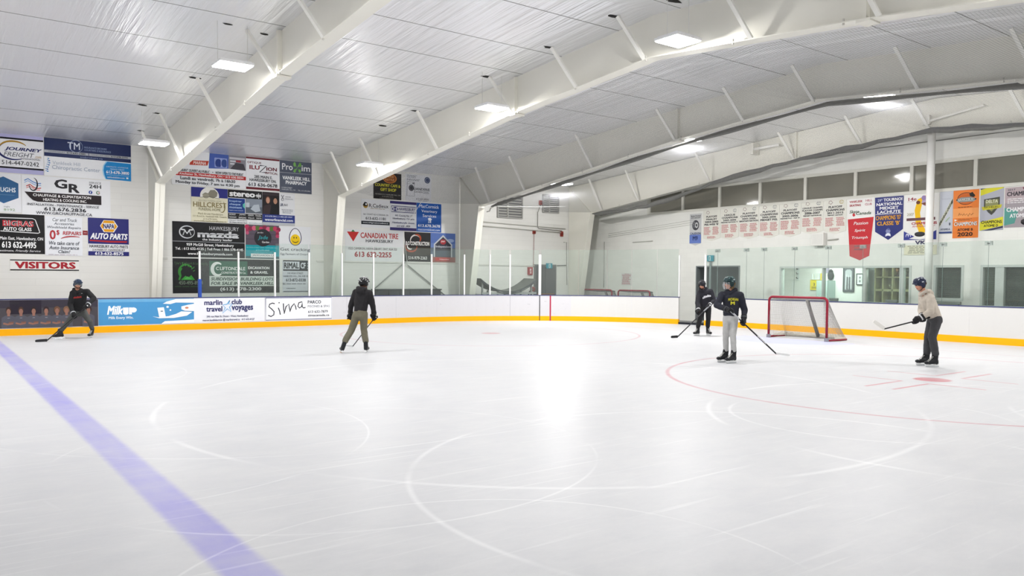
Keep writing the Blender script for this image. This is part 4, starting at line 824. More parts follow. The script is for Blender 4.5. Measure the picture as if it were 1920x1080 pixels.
BS('blue milk advert on the boards with white brush lettering and a hand holding a glass', -16.03, -13.28, .22, 1.005, '#4C94C8', [('r', 0, 0, 1, .12, '#6BAAD4'), ('t', 'Milk', .085, .26, .245, .60, '#F2F6FA', .045, .25), ('r', .245, .33, .30, .55, '#F2F6FA'), ('e', .2725, .55, .0275, .06, '#F2F6FA'), ('r', .305, .33, .335, .6, '#F2F6FA'), ('e', .35, .43, .035, .10, '#F2F6FA'), ('t', 'Milk Every Win.', .10, .67, .35, .80, '#EAF2F8', B2),
  ('p', [(1, .02), (.80, .02), (.70, .12), (.66, .20), (.74, .22), (.80, .16), (1, .18)], '#F2F5F8'), ('p', [(.60, .36), (.67, .34), (.69, .74), (.62, .74)], '#F2F5F8'), ('r', .635, .48, .66, .52, '#5A6A78'), ('e', .71, .33, .014, .04, '#F2F5F8'), ('e', .74, .46, .01, .03, '#F2F5F8'), ('p', [(.55, .70), (.62, .78), (.78, .78), (.92, .70), (.98, .55), (.86, .52), (.80, .62), (.72, .70), (.62, .74)], '#F2F5F8'), ('p', [(.64, 1), (.68, .90), (.9, .88), (1, .86), (1, 1)], '#F2F5F8'), ('p', [(.86, .32), (.93, .26), (1, .22), (1, .52), (.9, .5), (.86, .44)], '#F2F5F8'), ('e', .92, .38, .02, .04, '#D08A6A')])
BS('white travel agency advert on the boards with a blue outlined star', -13.28, -10.99, .22, 1.005, '#EDEEF3', [('t', 'marlin', .14, .07, .39, .29, '#3A3A6A', B3), ('t', 'travel', .165, .335, .39, .56, '#3A3A6A', B3), ('t', 'club', .52, .05, .67, .27, '#3A3A6A', B3), ('t', 'voyages', .52, .33, .83, .60, '#3A3A6A', B3), ('s', [(.495, .10), (.475, .25), (.53, .25), (.49, .38), (.51, .58), (.46, .45), (.39, .64), (.43, .40), (.395, .29), (.455, .26), (.495, .10)], .035, '#5FA8DC'), ('t', '295 rue Main St. Ouest - West, Hawkesbury', .17, .72, .76, .82, '#4A4A70', B2), ('t', 'manon.lacellelacroix @ marlintravel.ca   613 632-0127', .115, .86, .85, .97, '#4A4A70', B2)])
BS('white pool company advert on the boards in a thin navy frame with handwritten lettering', -10.96, -8.56, .23, 1.0, '#F1F2F6', [('s', [(.005, .015), (.995, .015), (.995, .985), (.005, .985), (.005, .015)], .025, '#3A3F78'), ('s', [(.135, .27), (.10, .24), (.06, .29), (.05, .40), (.09, .50), (.125, .62), (.12, .76), (.08, .83), (.04, .78)], .045, '#34343C'), ('s', [(.185, .45), (.205, .60), (.215, .76)], .045, '#34343C'), ('s', [(.19, .24), (.205, .22)], .05, '#34343C'), ('s', [(.26, .26), (.265, .55), (.27, .72), (.30, .40), (.34, .30), (.35, .50), (.355, .64), (.38, .42), (.42, .28), (.44, .40), (.45, .55)], .045, '#34343C'), ('s', [(.54, .20), (.49, .24), (.475, .40), (.50, .48), (.53, .42), (.545, .22), (.54, .42), (.56, .48), (.59, .46)], .045, '#34343C'),
  ('t', 'PARCO', .625, .14, .83, .29, '#33343C', B2), ('t', 'PISCINES & SPAS', .625, .36, .965, .46, '#6A6C74', 0), ('t', '613 632-7879', .63, .60, .935, .71, '#44464E', B1), ('t', 'simacanada.ca', .63, .77, .955, .87, '#44464E', B1)])

# ================================================================== BANNERS ON THE END WALL
PT = lambda d: [(0, 0), (1, 0), (1, 1-d), (.5, 1), (0, 1-d)]
def BN(label, y0, y1, z1, z0, bg, el, outline=None, out=.0):
    return sign('wall_banner', label, y0, y1, z0, z1, bg, el, plane='end', cat='banner', outline=outline, base=XW-out, thick=.012)
hand = lambda c: [('s', [(.20, .12), (.22, .05), (.30, .04), (.38, .09), (.30, .14), (.24, .12)], .014, c)]
badge = lambda c: [('a', .78, .09, .09, .05, 0, 360, .012, c), ('s', [(.70, .07), (.86, .07)], .01, c), ('s', [(.72, .11), (.84, .12)], .01, c)]
def champ(n, y0, y1, z1, z0, lines, label, bc='#8A8C90', single=False):
    v = .19; el = (hand('#8C6C70') + (badge(bc) if not single else []))
    for t, w, h in lines: el.append(('t', t, .5-w/2, v, .5+w/2, v+h, '#3C3C42', B3)); v += h+.022
    r0 = v+.03
    el += [('rows', .06, r0, .46, r0+.26, 7, '#C8787C', 5+2*n), ('rows', .54, r0, .95, r0+.26, 7, '#C8787C', 6+2*n), ('rows', .26, r0+.30, .76, min(r0+.42, .93), 3, '#C8787C', 9+2*n)]
    BN(label, y0, y1, z1, z0, '#E4E3DA', el, PT(.09))
BN('narrow grey and blue banner with a round ram crest, first of the row', 8.56, 7.96, 4.40, 3.10, '#C9CACB', [('t', 'Bantam Provincial', .10, .04, .95, .09, '#2E2E32', B2), ('t', 'DIV B 2018-2019', .12, .105, .92, .15, '#2E2E32', B2), ('e', .52, .36, .30, .16, '#4A4A50'), ('e', .60, .36, .14, .09, '#C9CACB'), ('e', .60, .36, .07, .045, '#4A4A50'), ('p', [(.2, .33), (.36, .22), (.5, .26), (.46, .44), (.34, .46)], '#6A6A70'), ('t', 'CALEDON', .04, .585, .96, .66, '#4E5A80', B3), ('r', 0, .66, 1, .93, '#6A80C4'), ('t', 'M9', .28, .70, .72, .84, '#2E3A6A', B3)], PT(.07))
champ(0, 7.87, 7.00, 4.52, 3.26, [('PLAYOFF', .62, .065), ('FINALIST', .62, .06), ('2004-2005', .78, .06), ("PEE-WEE 'B'", .82, .06)], 'white pointed banner reading playoff finalist 2004-2005', single=True)
champ(1, 6.98, 6.11, 4.53, 3.27, [('LEAGUE', .60, .06), ('CHAMPIONS', .88, .06), ('2005-2006', .72, .05), ("PEEWEE NATION 'C'", .94, .04)], 'white pointed banner reading league champions 2005-2006')
champ(2, 6.09, 5.20, 4.54, 3.28, [('PLAYOFF', .64, .06), ('CHAMPIONS', .88, .06), ('2005-2006', .70, .05), ('BANTAM NATION', .96, .05)], 'white pointed banner reading playoff champions 2005-2006 bantam')
champ(3, 5.18, 4.30, 4.55, 3.28, [('PLAYOFF', .64, .06), ('CHAMPIONS', .88, .06), ('2005-2006', .70, .05), ('MIDGET PGL', .86, .06)], 'white pointed banner reading playoff champions 2005-2006 midget')
champ(4, 4.28, 3.40, 4.55, 3.29, [('PLAYOFF', .64, .06), ('CHAMPIONS', .88, .065), ('2005-2006', .76, .06), ("PEEWEE PGL - REP 'B'", .92, .035)], 'white pointed banner reading playoff champions 2005-2006 peewee')
champ(5, 3.38, 2.50, 4.55, 3.36, [('LEAGUE CHAMPS', .90, .05), ('PLAYOFF CHAMPS', .92, .05), ('2006-2007', .70, .07), ('MIDGET NATION 65', .82, .04)], 'white banner reading league champs 2006-2007')
champ(6, 2.47, 1.64, 4.54, 3.33, [('PLAYOFF', .62, .065), ('CHAMPIONS', .84, .065), ('2011-2012', .74, .055), ('MIDGET NATION', .68, .035)], 'white banner reading playoff champions 2011-2012 with a gold badge', '#B09A40')
BN('long red and white skating club banner with slanted white words', 1.58, .66, 4.50, 2.40, '#F0EFEC', [('p', [(0, .33), (1, .31), (.86, .93), (.5, 1), (.10, .93)], '#C8353C'), ('t', 'VANKLEEK', .05, .03, .56, .065, '#B03A48', B3), ('t', 'HILL', .68, .025, .93, .06, '#C07080', B2), ('t', 'SKATING', .06, .09, .50, .125, '#B03A48', B3), ('t', 'CLUB', .66, .085, .92, .12, '#C07080', B2), ('t', 'Skate', .06, .185, .44, .235, '#4A6048', B1, .25), ('t', 'Canada', .32, .215, .90, .265, '#4A6048', B1, .25), ('p', [(.18, .26), (.22, .235), (.26, .24), (.30, .27), (.24, .29), (.20, .28)], '#C8353C'),
  ('t', 'Passion', .24, .375, .80, .425, '#F4EDEC', B1, .2), ('t', 'Spirit', .28, .495, .70, .55, '#F4EDEC', B1, .2), ('t', 'Triumph', .18, .61, .80, .665, '#F4EDEC', B1, .2), ('rows', .28, .76, .72, .86, 2, '#8A4A50', 5)], [(0, 0), (1, 0), (1, .31), (.86, .93), (.5, 1), (.10, .93), (0, .33)])
BN('navy pointed tournament banner with white words over gold words', .63, -.33, 4.48, 3.06, '#34397A', [('t', '29', .10, .045, .22, .105, '#C9D2E8', B1), ('t', 'e', .225, .04, .27, .07, '#C9D2E8'), ('t', 'TOURNOI', .31, .035, .96, .105, '#F2F2F5', B3), ('t', 'NATIONAL', .06, .135, .97, .205, '#F2F2F5', B3), ('t', 'MIDGET', .18, .225, .85, .295, '#F2F2F5', B3), ('t', 'LACHUTE', .10, .315, .92, .385, '#F2F2F5', B3), ('r', .04, .395, .97, .405, '#F2F2F5'), ('t', "CHAMPIONS '07", .05, .43, .93, .535, '#E8A92E', B2), ('t', "CLASSE 'B'", .10, .565, .90, .66, '#E8A92E', B2), ('e', .5, .80, .085, .055, '#8A90B8'), ('p', [(.42, .86), (.5, .84), (.58, .86), (.60, .92), (.5, .90), (.40, .92)], '#E6E8F2'), ('p', [(.44, .75), (.5, .72), (.57, .75), (.55, .78)], '#5A609A')], [(0, 0), (1, 0), (1, .76), (.5, 1), (.03, .80)])
BN('white hockey tournament banner with a yellow stick, half hidden by the white pole', -.37, -1.46, 4.47, 2.55, '#EDECE9', [('p', [(.30, .26), (.38, .08), (.60, .02), (.86, .06), (.80, .14), (.52, .14), (.46, .30), (.50, .46), (.66, .62), (.46, .66), (.34, .46)], '#F0BE1E'), ('e', .66, .13, .16, .07, '#B8A8C8'), ('e', .56, .06, .07, .04, '#9A86B4'), ('p', [(.48, .15), (.58, .18), (.74, .22), (.80, .16), (.70, .12)], '#7A4A3A'), ('e', .40, .13, .06, .03, '#6A4030'), ('t', '14e', .11, .04, .35, .095, '#9A3A48', B2), ('r', .08, .105, .32, .108, '#9A5A60'), ('t', '2007', .08, .30, .28, .345, '#A8A080', B1), ('r', .07, .385, .9, .43, '#6A4A50'), ('t', 'CHAMPIONS', .22, .455, .95, .50, '#B03A48', B3), ('t', 'ANTIDOTE "B"', .24, .515, .90, .54, '#C86A70', B2), ('p', [(0, .62), (.45, .73), (.9, .62), (.98, .68), (.98, .75), (0, .75)], '#3A4090') if False else ('p', [(0, .60), (.46, .74), (.94, .60), (.94, .75), (0, .75)], '#3A4090'), ('p', [(.16, .73), (.46, .745), (.8, .73), (.47, .66)], '#EDECE9'), ('e', .47, .66, .15, .04, '#26262A'), ('e', .47, .648, .15, .03, '#3A3A40'), ('a', .10, .70, .035, .05, 180, 360, .018, '#D8DAE8'), ('a', .17, .70, .035, .05, 180, 360, .018, '#D8DAE8'), ('t', 'VKH', .34, .765, .80, .83, '#33335A', B3), ('r', .02, .84, .97, 1, '#E3DEC4'), ('rows', .1, .85, .9, .985, 6, '#8A8878', 4)])
BN('pale grey champions banner with a dark diagonal stripe, directly beyond the white pole', -1.48, -1.865, 4.50, 3.20, '#C6CAD4', [('t', 'TOURNAMENT', .12, .16, .92, .20, '#B0B4C0'), ('p', [(0, .72), (1, .16), (1, .30), (0, .86)], '#3F4038'), ('s', [(.0, .73), (1, .165)], .012, '#D8D8C0'), ('s', [(.0, .85), (1, .29)], .012, '#D8D8C0'), *[('t', ch, .05+.098*i, .675-.0525*i, .12+.098*i, .765-.0525*i, '#C9CBB8', B2) for i, ch in enumerate('CHAMPIONS')], ('s', [(.5, .72), (.66, .66), (.8, .62)], .02, '#A8C098'), ('e', .82, .78, .06, .035, '#5A6270'), ('t', 'ATOME A', .12, .88, .86, .925, '#5E6474', B3), ('r', 0, .96, 1, 1, '#3A4A80')])
BN('bright orange banner ending in the year 2020', -1.88, -2.62, 4.50, 3.04, '#E8823C', [('r', 0, .38, 1, .58, '#EFA060'), ('e', .5, .18, .34, .13, '#C9662C'), ('a', .5, .18, .33, .125, 0, 360, .014, '#3A3430'), ('p', [(.10, .20), (.3, .15), (.7, .15), (.92, .20), (.8, .25), (.2, .25)], '#8E9694'), ('s', [(.12, .20), (.9, .20)], .022, '#2E302E'), ('p', [(.62, .08), (.74, .05), (.86, .13), (.78, .16), (.66, .14)], '#2A2A28'), ('t', 'HAWKESBURY', .18, .175, .84, .225, '#D8DCDA', B2), ('rows', .2, .35, .78, .375, 1, '#4A3A28', 3), ('s', [(.22, .53), (.26, .48), (.29, .52), (.34, .50), (.38, .53), (.44, .49), (.48, .53), (.55, .50), (.6, .55), (.66, .49), (.72, .53), (.8, .49)], .010, '#7A4A2A'), ('p', [(.07, .60), (.18, .625), (.07, .65)], '#F0E8E0'), ('rows', .22, .6, .85, .65, 2, '#A8683A', 5), ('t', 'CHAMPIONS', .06, .665, .95, .745, '#3E4A56', .07), ('t', 'CHAMPIONS', .06, .665, .95, .745, '#F2F0EE', .02), ('t', 'ATOME B', .20, .80, .80, .855, '#4A3024', B3), ('t', '2020', .20, .88, .80, .965, '#4A3024', B3)])
BN('grey and yellow tournament banner with a black crest', -2.66, -3.30, 4.50, 3.24, '#AEB0BC', [('p', [(0, 0), (1, 0), (1, .02), (0, .17)], '#D8D23A'), ('p', [(0, .03), (.22, .0), (.0, .0)], '#3A3A78'), ('p', [(.16, .26), (.84, .22), (.84, .42), (.62, .58), (.5, .64), (.36, .58), (.16, .44)], '#4A4C44'), ('p', [(.22, .30), (.78, .27), (.78, .40), (.5, .56), (.22, .42)], '#8A8C60'), ('t', 'DELTA', .24, .275, .76, .355, '#D5D5B8', B3), ('p', [(.06, .44), (.94, .40), (.90, .48), (.12, .52)], '#C9C23A'), ('t', 'RICHELIEU', .18, .425, .82, .475, '#4A4A28', B2), ('p', [(0, .80), (1, .69), (1, .90), (0, 1)], '#D8D23A'), ('t', 'CHAMPIONS', .06, .765, .95, .84, '#3A3820', B3), ('t', 'ATOME D', .18, .86, .80, .92, '#3A3820', B3), ('p', [(.14, 1), (1, .91), (1, .95), (.5, 1)], '#3A3A58')])
BN('grey and wine coloured 2017 champions banner with a black puck, last before the photo edge', -3.33, -4.25, 4.47, 3.30, '#A39BA0', [('p', [(0, .0), (1, 0), (1, .45), (.4, .3), (0, .4)], '#B8A8AC'), ('p', [(.5, .02), (1, .0), (1, .4), (.7, .3)], '#7A3A48'), ('t', '2017', .08, .04, .30, .085, '#4A4A50', B2), ('t', 'CHAMPIONS', .06, .11, .95, .22, '#3E3A40', B3), ('rows', .08, .28, .7, .42, 3, '#E4E0E2', 5), ('p', [(0, .5), (.4, .6), (.3, .9), (0, .95)], '#5A9A90'), ('t', 'CHAMPIONS', .06, .50, .90, .61, '#F0EEF0', B3), ('t', 'ATOME A', .16, .66, .74, .76, '#F0EEF0', B3), ('e', .72, .88, .24, .09, '#1E1C1E'), ('e', .72, .85, .24, .06, '#3A363A')])

# ================================================================== FITTINGS ON THE WALLS
def louver(label, x0, x1, z0, z1):
    t = thing('wall_louver', label, 'louver', (0, 0, 0))
    b = MB(); b.box(x0, x1, SY-.02, SY, z0, z1); b.build('back_plate', M('#6E6F70', .6), t)
    b = MB(); w = .05; y0 = SY-.09
    b.box(x0, x1, y0, SY, z0, z0+w); b.box(x0, x1, y0, SY, z1-w, z1); b.box(x0, x0+w, y0, SY, z0+w, z1-w); b.box(x1-w, x1, y0, SY, z0+w, z1-w); xm = x0+(x1-x0)*.4; b.box(xm-.03, xm+.03, y0, SY, z0+w, z1-w)
    b.build('louver_frame', M('#A9A8A4', .5), t)
    b = MB(); n = 8
    for i in range(n):
        z = z0+.06+(z1-z0-.1)*i/n; b.bar((x0+w, SY-.05, z+.06), (x1-w, SY-.05, z+.06), .07, .012, (0, .8, .6))
    b.build('louver_slats', M('#B9B8B3', .5), t)
louver('grey wall louver with slats, the wider one beside the column of the third roof frame', .06, 1.45, 4.36, 5.42)
louver('grey wall louver with slats, the narrower one nearer the corner', 2.62, 3.58, 4.72, 5.56)
RED = M('#9A4238', .5)
for x, z, h, lab in ((2.49, 5.06, .2, 'small red alarm box high on the wall by the narrower louver'), (2.13, 3.72, .14, 'small red alarm bell on the wall at the left end of a thin pipe'), (3.78, 3.66, .24, 'red double alarm box at the wall corner by a bent pipe')):
    t = thing('fire_alarm', lab, 'alarm', (x, SY, z)); b = MB(); b.box(-.07, .07, -.09, 0, 0, h); b.build('alarm_body', RED, t, bevel=.01); b = MB(); b.tube([(0, -.09, h/2), (0, -.12, h/2)], .05, 12); b.build('alarm_gong', M('#7A322C', .4), t)
PIPE = M('#B7B6AF', .5)
def pipe(label, pts, r=.018, m=None, cat='pipe', name='wall_pipe'):
    b = MB(); b.tube(pts, r, 8); return tag(b.build(name, m or PIPE, None, True), label, cat)
y = SY-.05
pipe('long thin white pipe along the far wall from the third roof frame to the corner', [(-1.5, y, 4.16), (4.0, y, 4.02)], .02)
pipe('lower thin white pipe on the far wall leading to the red alarm box', [(-1.5, y-.03, 3.98), (3.7, y-.03, 3.84)], .02)
pipe('bent grey conduit dropping from the red alarm box by the louver', [(2.49, y, 5.06), (2.40, y, 4.85), (2.33, y, 4.7), (2.33, y, 4.05), (2.4, y, 3.98), (3.78, y, 3.92)], .018, M('#8F8E88', .5))
pipe('thin red conduit running down the far wall from the alarm bell', [(2.13, y, 3.72), (2.10, y, 2.2)], .012, M('#B08A84', .5))
pipe('thin bent conduit running down beside the corner column', [(3.9, y, 3.4), (4.08, y, 3.4), (4.12, y, 1.4)], .012, M('#9A9992', .5))
pipe('curled cable and box by the top of the third column', [(-.5, y, 4.58), (-.35, y, 4.62), (-.3, y, 4.75), (-.15, y, 4.82), (-.04, y, 4.9)], .016, M('#8A8982', .6), 'cable', 'wall_cable')
for k in range(3): pipe('thin wire stretched along the end wall towards the banners, %s from the top' % ORD[k], [(XW-.015, 13.4, 3.62+.08*k), (XW-.015, 8.3, 3.98+.09*k)], .005, M('#B5B4AE', .6), 'wire', 'wall_wire')
pipe('vertical conduit on the end wall between the corner and the gate', [(XW-.05, 13.63, 3.42), (XW-.05, 13.63, 1.3)], .018)
pipe('thin rod fixed level on the end wall short of the doorway', [(XW-.05, 11.8, 3.34), (XW-.05, 10.6, 3.36)], .012)
t = thing('wall_speaker', 'white box fixed to the end wall under the 2006-2007 banner', 'speaker box', (XW, 2.60, 2.93)); b = MB(); b.box(-.22, 0, -.24, .24, 0, .45); b.build('cabinet', M('#ECEBE6', .5), t, bevel=.015); b = MB(); b.box(-.226, -.22, -.20, .20, .04, .41); b.build('front_panel', M('#E2E1DC', .7), t); b = MB(); b.box(-.04, 0, -.10, .10, -.06, 0); b.build('wall_bracket', M('#B8B8B4', .5), t)
pipe('short grey conduit end beside the white box on the end wall', [(XW-.04, 2.3, 3.12), (XW-.04, 1.9, 3.15)], .02)
# exit sign, door and cabinet in the far corner
t = thing('exit_door', 'dark double exit door in the far wall near the corner', 'door', (2.22, SY, -.02))
b = MB(); b.box(0, .58, -.05, 0, 0, 2.30); b.build('door_leaf', M('#5A5A5C', .5), t); b = MB(); b.box(.60, 1.18, -.05, 0, 0, 2.30); b.build('door_leaf', M('#626264', .5), t)
b = MB(); b.box(-.06, 0, -.06, 0, 0, 2.36); b.box(1.18, 1.24, -.06, 0, 0, 2.36); b.box(0, 1.18, -.06, 0, 2.30, 2.36); b.build('door_frame', M('#747474', .5), t); b = MB(); b.tube([(.1, -.09, 1.0), (1.1, -.09, 1.0)], .02, 6); b.build('push_bar', M('#A8743A', .4, .3), t)
def exit_sign(label, loc, plane):
    t = thing('exit_sign', label, 'sign', loc, 0 if plane == 'side' else -PI/2); b = MB(); b.box(-.17, .17, -.07, -.01, 0, .24); b.build('sign_body', M('#2E93A6', .4), t)
    A, T = art([('r', .36, .12, .64, .9, '#DDF3F4'), ('e', .5, .28, .06, .09, '#1F7F92'), ('s', [(.5, .36), (.48, .62)], .16, '#1F7F92'), ('s', [(.49, .6), (.56, .84)], .09, '#1F7F92'), ('s', [(.48, .6), (.42, .84)], .09, '#1F7F92')], lambda u, v, l: (-.17+.34*u, -.07-l, .24*(1-v)), 1.4); A.build('running_figure', None, t)
    b = MB(); b.box(-.02, .02, -.01, 0, .05, .19) ; b.build('mount', M('#5A5A5C'), t)
exit_sign('small teal running figure exit sign over the dark exit door', (2.99, SY-.06, 2.16), 'side')
b = MB(); b.box(0, .24, -.10, 0, 0, .36); t = b.build('fire_hose_sign', M('#A03A40', .45)); t.location = (1.79, SY, 1.85); tag(t, 'red fire equipment sign with a white symbol left of the dark exit door', 'sign')
A, T = art([('r', .3, .2, .62, .8, '#EADCDC'), ('e', .46, .35, .2, .12, '#EADCDC'), ('s', [(.36, .7), (.55, .35)], .07, '#A03A40')], lambda u, v, l: (.24*u, -.10-l, .36*(1-v)), .7); A.build('logo_print', None, t)
t = thing('hose_valve', 'red fire hose valve low on the wall beside the curved dark ramp', 'valve', (1.88, SY-.05, 1.16)); b = MB(); b.tube([(.12, -.05, .05), (.12, -.14, .05)], .11, 14); b.build('valve_wheel', M('#8E4A48', .5), t); b = MB(); b.tube([(.12, .05, .05), (.12, -.12, .05), (-.1, -.14, -.06), (-.16, -.14, -.2)], .035, 8); b.build('valve_pipe', M('#6A6866', .5), t)
pipe('short dark bar fixed level on the far wall right of the exit door', [(3.5, y, 2.30), (4.05, y, 2.32)], .022, M('#6E706E', .5), 'bar', 'wall_bar')
sign('wall_notice', 'white notice with red lines of print on the end wall between the two spare goals', 12.52, 11.86, 1.42, 1.96, '#DCDDDA', [('t', 'NOTICE', .30, .03, .72, .10, '#B0606A', B2), ('rows', .05, .13, .95, .97, 9, '#B0606A', 4)], plane='end', cat='notice')
# curved skate-sharpening style ramp, dark storage bench behind the glass
t = thing('curved_ramp', 'curved dark ramp sheet sagging like a hammock behind the corner glass', 'ramp', (-.15, 14.2, 0))
def rz(x): return 1.16 + .50*abs(x/1.42)**2.1
b = MB(); n = 28; vs, fs = [], []
for i in range(n+1):
    x = -1.45+2.9*i/n; z = rz(x); vs += [(x, -.42, z), (x, .42, z+.02), (x, .42, z-.03), (x, -.42, z-.05)]
for i in range(n):
    for k in range(4): fs.append((i*4+k, i*4+(k+1) % 4, i*4+4+(k+1) % 4, i*4+4+k))
fs += [(3, 2, 1, 0), (n*4, n*4+1, n*4+2, n*4+3)]; b.add(vs, fs); b.build('ramp_sheet', M('#6D6F6C', .6), t)
b = MB(); b.tube([(-1.45+2.9*i/n, -.44, rz(-1.45+2.9*i/n)-.05) for i in range(n+1)], .028, 6); b.tube([(-1.45+2.9*i/n, -.44, rz(-1.45+2.9*i/n)-.11) for i in range(n+1)], .018, 6); b.build('edge_rail', M('#55585A', .5), t)
for x in (-1.35, -.55, .35, 1.25): b = MB(); b.box(x-.03, x+.03, -.40, -.34, -.02, rz(x)-.05); b.box(x-.03, x+.03, .34, .40, -.02, rz(x)-.05); b.build('support_leg', M('#8C8E8C', .5), t)
b = MB(); b.box(-1.4, 1.5, -.42, -.36, 1.02, 1.10); b.build('cross_rail', M('#A8ABA9', .5), t)
t = thing('storage_bench', 'long low charcoal bench cabinet behind the glass under the red triangle sign', 'bench', (-4.72, 14.45, -.02)); b = MB(); b.box(-1.42, 1.42, -.25, .25, 0, 1.22); b.build('cabinet_body', M('#4A4B4F', .6), t); b = MB(); b.box(-1.45, 1.45, -.28, .28, 1.22, 1.27); b.build('cabinet_top', M('#3A3B3F', .5), t)
for x in (-.95, -.47, 0, .47, .95): b = MB(); b.box(x-.012, x+.012, -.262, -.25, .04, 1.2); b.build('panel_joint', M('#2C2D30', .6), t)
# wall bracing: flat steel angles on the far wall, thin rails on the bays
for a, c, lab in (((-6.1, y, 1.1), (-4.5, y, 2.35), 'rising'), ((-4.4, y, 2.2), (-2.6, y, .95), 'falling')): pipe('thin grey diagonal brace %s on the far wall behind the glass' % lab, [a, c], .022, M('#A3A6A3', .5), 'brace', 'wall_brace')
for x0, x1, z in ((-14.0, -13.6, 2.28), (-8.3, -1.95, 2.28), (-1.8, 4.1, 2.25)): b = MB(); b.box(x0, x1, SY-.04, SY, z, z+.06); tag(b.build('trim_3', M('#DAD9D4', .5)), kind='structure')
# tube heater brackets on the last frame, small camera
t = thing('tube_heater', 'white tube heater on brackets at the last roof frame, above the window strip', 'heater', (RAFTERS[4]-.35, 4.0, 6.42)); b = MB(); b.tube([(0, .45, 0), (0, -.6, .03)], .05, 10); b.build('heater_tube', M('#F0EFEA', .4), t, True)
b = MB(); b.box(-.06, .3, .42, .56, -.18, .22); b.build('bracket', M('#DEDCD3', .5), t)
t = thing('conduit_box', 'white bracket box on the last roof frame right above the white pole', 'bracket', (RAFTERS[4]-.12, -1.6, 6.42)); b = MB(); b.box(-.1, .0, -.1, .1, 0, .28); b.build('box_body', M('#E8E6DE', .5), t); b = MB(); b.tube([(-.05, -.1, .1), (-.05, -1.6, .32)], .035, 8); b.build('conduit', M('#EDEBE4', .5), t)

# ================================================================== LOBBY SEEN THROUGH THE LOW WINDOWS
LB = 7.6; D = LB
def k(y): return y       # items stand on the lobby's back wall
def frame(label, y0, y1, z0, z1, border, inside, cat='picture', w=.03, el=None, name='picture_frame'):
    t = thing(name, label, cat, (LB, (y0+y1)/2, z0)); h = (y0-y1)/2; H = z1-z0
    b = MB(); b.box(-.03, 0, -h, h, 0, w); b.box(-.03, 0, -h, h, H-w, H); b.box(-.03, 0, -h, -h+w, w, H-w); b.box(-.03, 0, h-w, h, w, H-w); b.build('frame_border', M(border, .4), t)
    b = MB(); b.box(-.018, -.002, -h+w, h-w, w, H-w); p = b.build('print', M(inside, .5), t)
    if el:
        A, T = art(el, lambda u, v, l: (-.018-l, h-2*h*u, H*(1-v)), 2*h/H)
        if A.v: A.build('logo_print', None, t)
        if T.v: T.build('lettering', None, t)
q = 1.105   # items were measured on a nearer plane: depth ratio of the back wall
frame('dark framed pale jersey hung on the lobby wall, widest of the frames', 3.06, 2.62, 1.28, 2.21, '#4A4D52', '#5E6166', 'framed jersey', .035, [('p', [(.2, .16), (.38, .1), (.62, .1), (.8, .16), (.82, .9), (.7, .92), (.68, .4), (.32, .4), (.3, .92), (.18, .9)], '#A8ACB0'), ('s', [(.3, .3), (.28, .9)], .02, '#DADDE0'), ('s', [(.5, .35), (.5, .9)], .02, '#DADDE0'), ('s', [(.7, .3), (.72, .9)], .02, '#DADDE0')])
frame('small dark framed white print on the lobby wall between the jersey and the black poster', 2.53, 2.25, 1.54, 1.97, '#3E4144', '#E3E7E6', 'picture', .03, [('e', .5, .35, .12, .1, '#8A8D90'), ('e', .5, .66, .12, .12, '#8A8D90')])
frame('tall black poster with white lettering on the lobby wall', 2.22, 1.94, 1.30, 2.21, '#3C4044', '#46494E', 'poster', .02, [('e', .5, .24, .28, .12, '#C9CDD0'), ('t', 'ABC', .2, .34, .8, .44, '#D5D9DC', B2) if False else ('s', [(.25, .36), (.75, .42)], .08, '#D5D9DC'), ('e', .5, .85, .14, .08, '#8A8D92')], name='wall_poster')
frame('bright yellow poster with black numerals on the lobby wall', 4.42, 3.84, 1.33, 1.72, '#E3CE20', '#EAD424', 'poster', .01, [('t', '3', .22, .3, .34, .6, '#4A4420', B2), ('t', '1', .5, .3, .56, .6, '#4A4420', B2), ('r', .62, .3, .72, .62, '#5A5426'), ('rows', .1, .7, .9, .9, 2, '#6A6430', 3)], name='wall_poster')
frame('small yellow sheet above the larger yellow poster', 3.99, 3.80, 1.60, 1.97, '#E0C92A', '#E6D24A', 'poster', .008, [('r', .2, .2, .8, .5, '#D8B030')], name='wall_poster')
frame('white schedule sheet with coloured columns above the yellow poster', 4.36, 4.02, 1.73, 1.97, '#D8DCDC', '#E9ECEC', 'notice', .006, [('s', [(.2+.15*i, .1), (.2+.15*i, .9)], .05, ['#C9C26A', '#8AA8A0', '#C9C26A', '#B0A0A0', '#A8B4A0'][i]) for i in range(5)], name='wall_notice')
frame('mauve sheet high on the lobby wall behind the hanging black bag', 3.86, 3.64, 1.99, 2.24, '#A8A0B4', '#A79EB3', 'notice', .005, name='wall_notice')
t = thing('hanging_bag', 'black bag hanging on the lobby wall over the grey green cabinet', 'bag', (LB-.05, 3.55, 1.74)); b = MB(); b.ball((0, 0, .15), (.08, .13, .17)); b.ball((0, 0, .31), (.06, .09, .06)); b.build('bag_body', fabric('#343638'), t, True); b = MB(); b.tube([(0, .06, .3), (0, .03, .38), (0, -.03, .38), (0, -.06, .3)], .012, 6); b.build('bag_strap', fabric('#26282A'), t)
t = thing('lobby_cabinet', 'pale grey green cabinet standing against the lobby wall under the black bag', 'cabinet', (LB-.25, 3.62, -.02)); b = MB(); b.box(-.25, .25, -.24, .24, 0, 1.72); b.build('cabinet_body', M('#A9BDB8', .5), t); b = MB(); b.box(-.262, -.25, -.22, -.01, .05, 1.67); b.build('cabinet_door', M('#B3C6C1', .5), t); b = MB(); b.box(-.262, -.25, .01, .22, .05, 1.67); b.build('cabinet_door', M('#AFC2BD', .5), t)
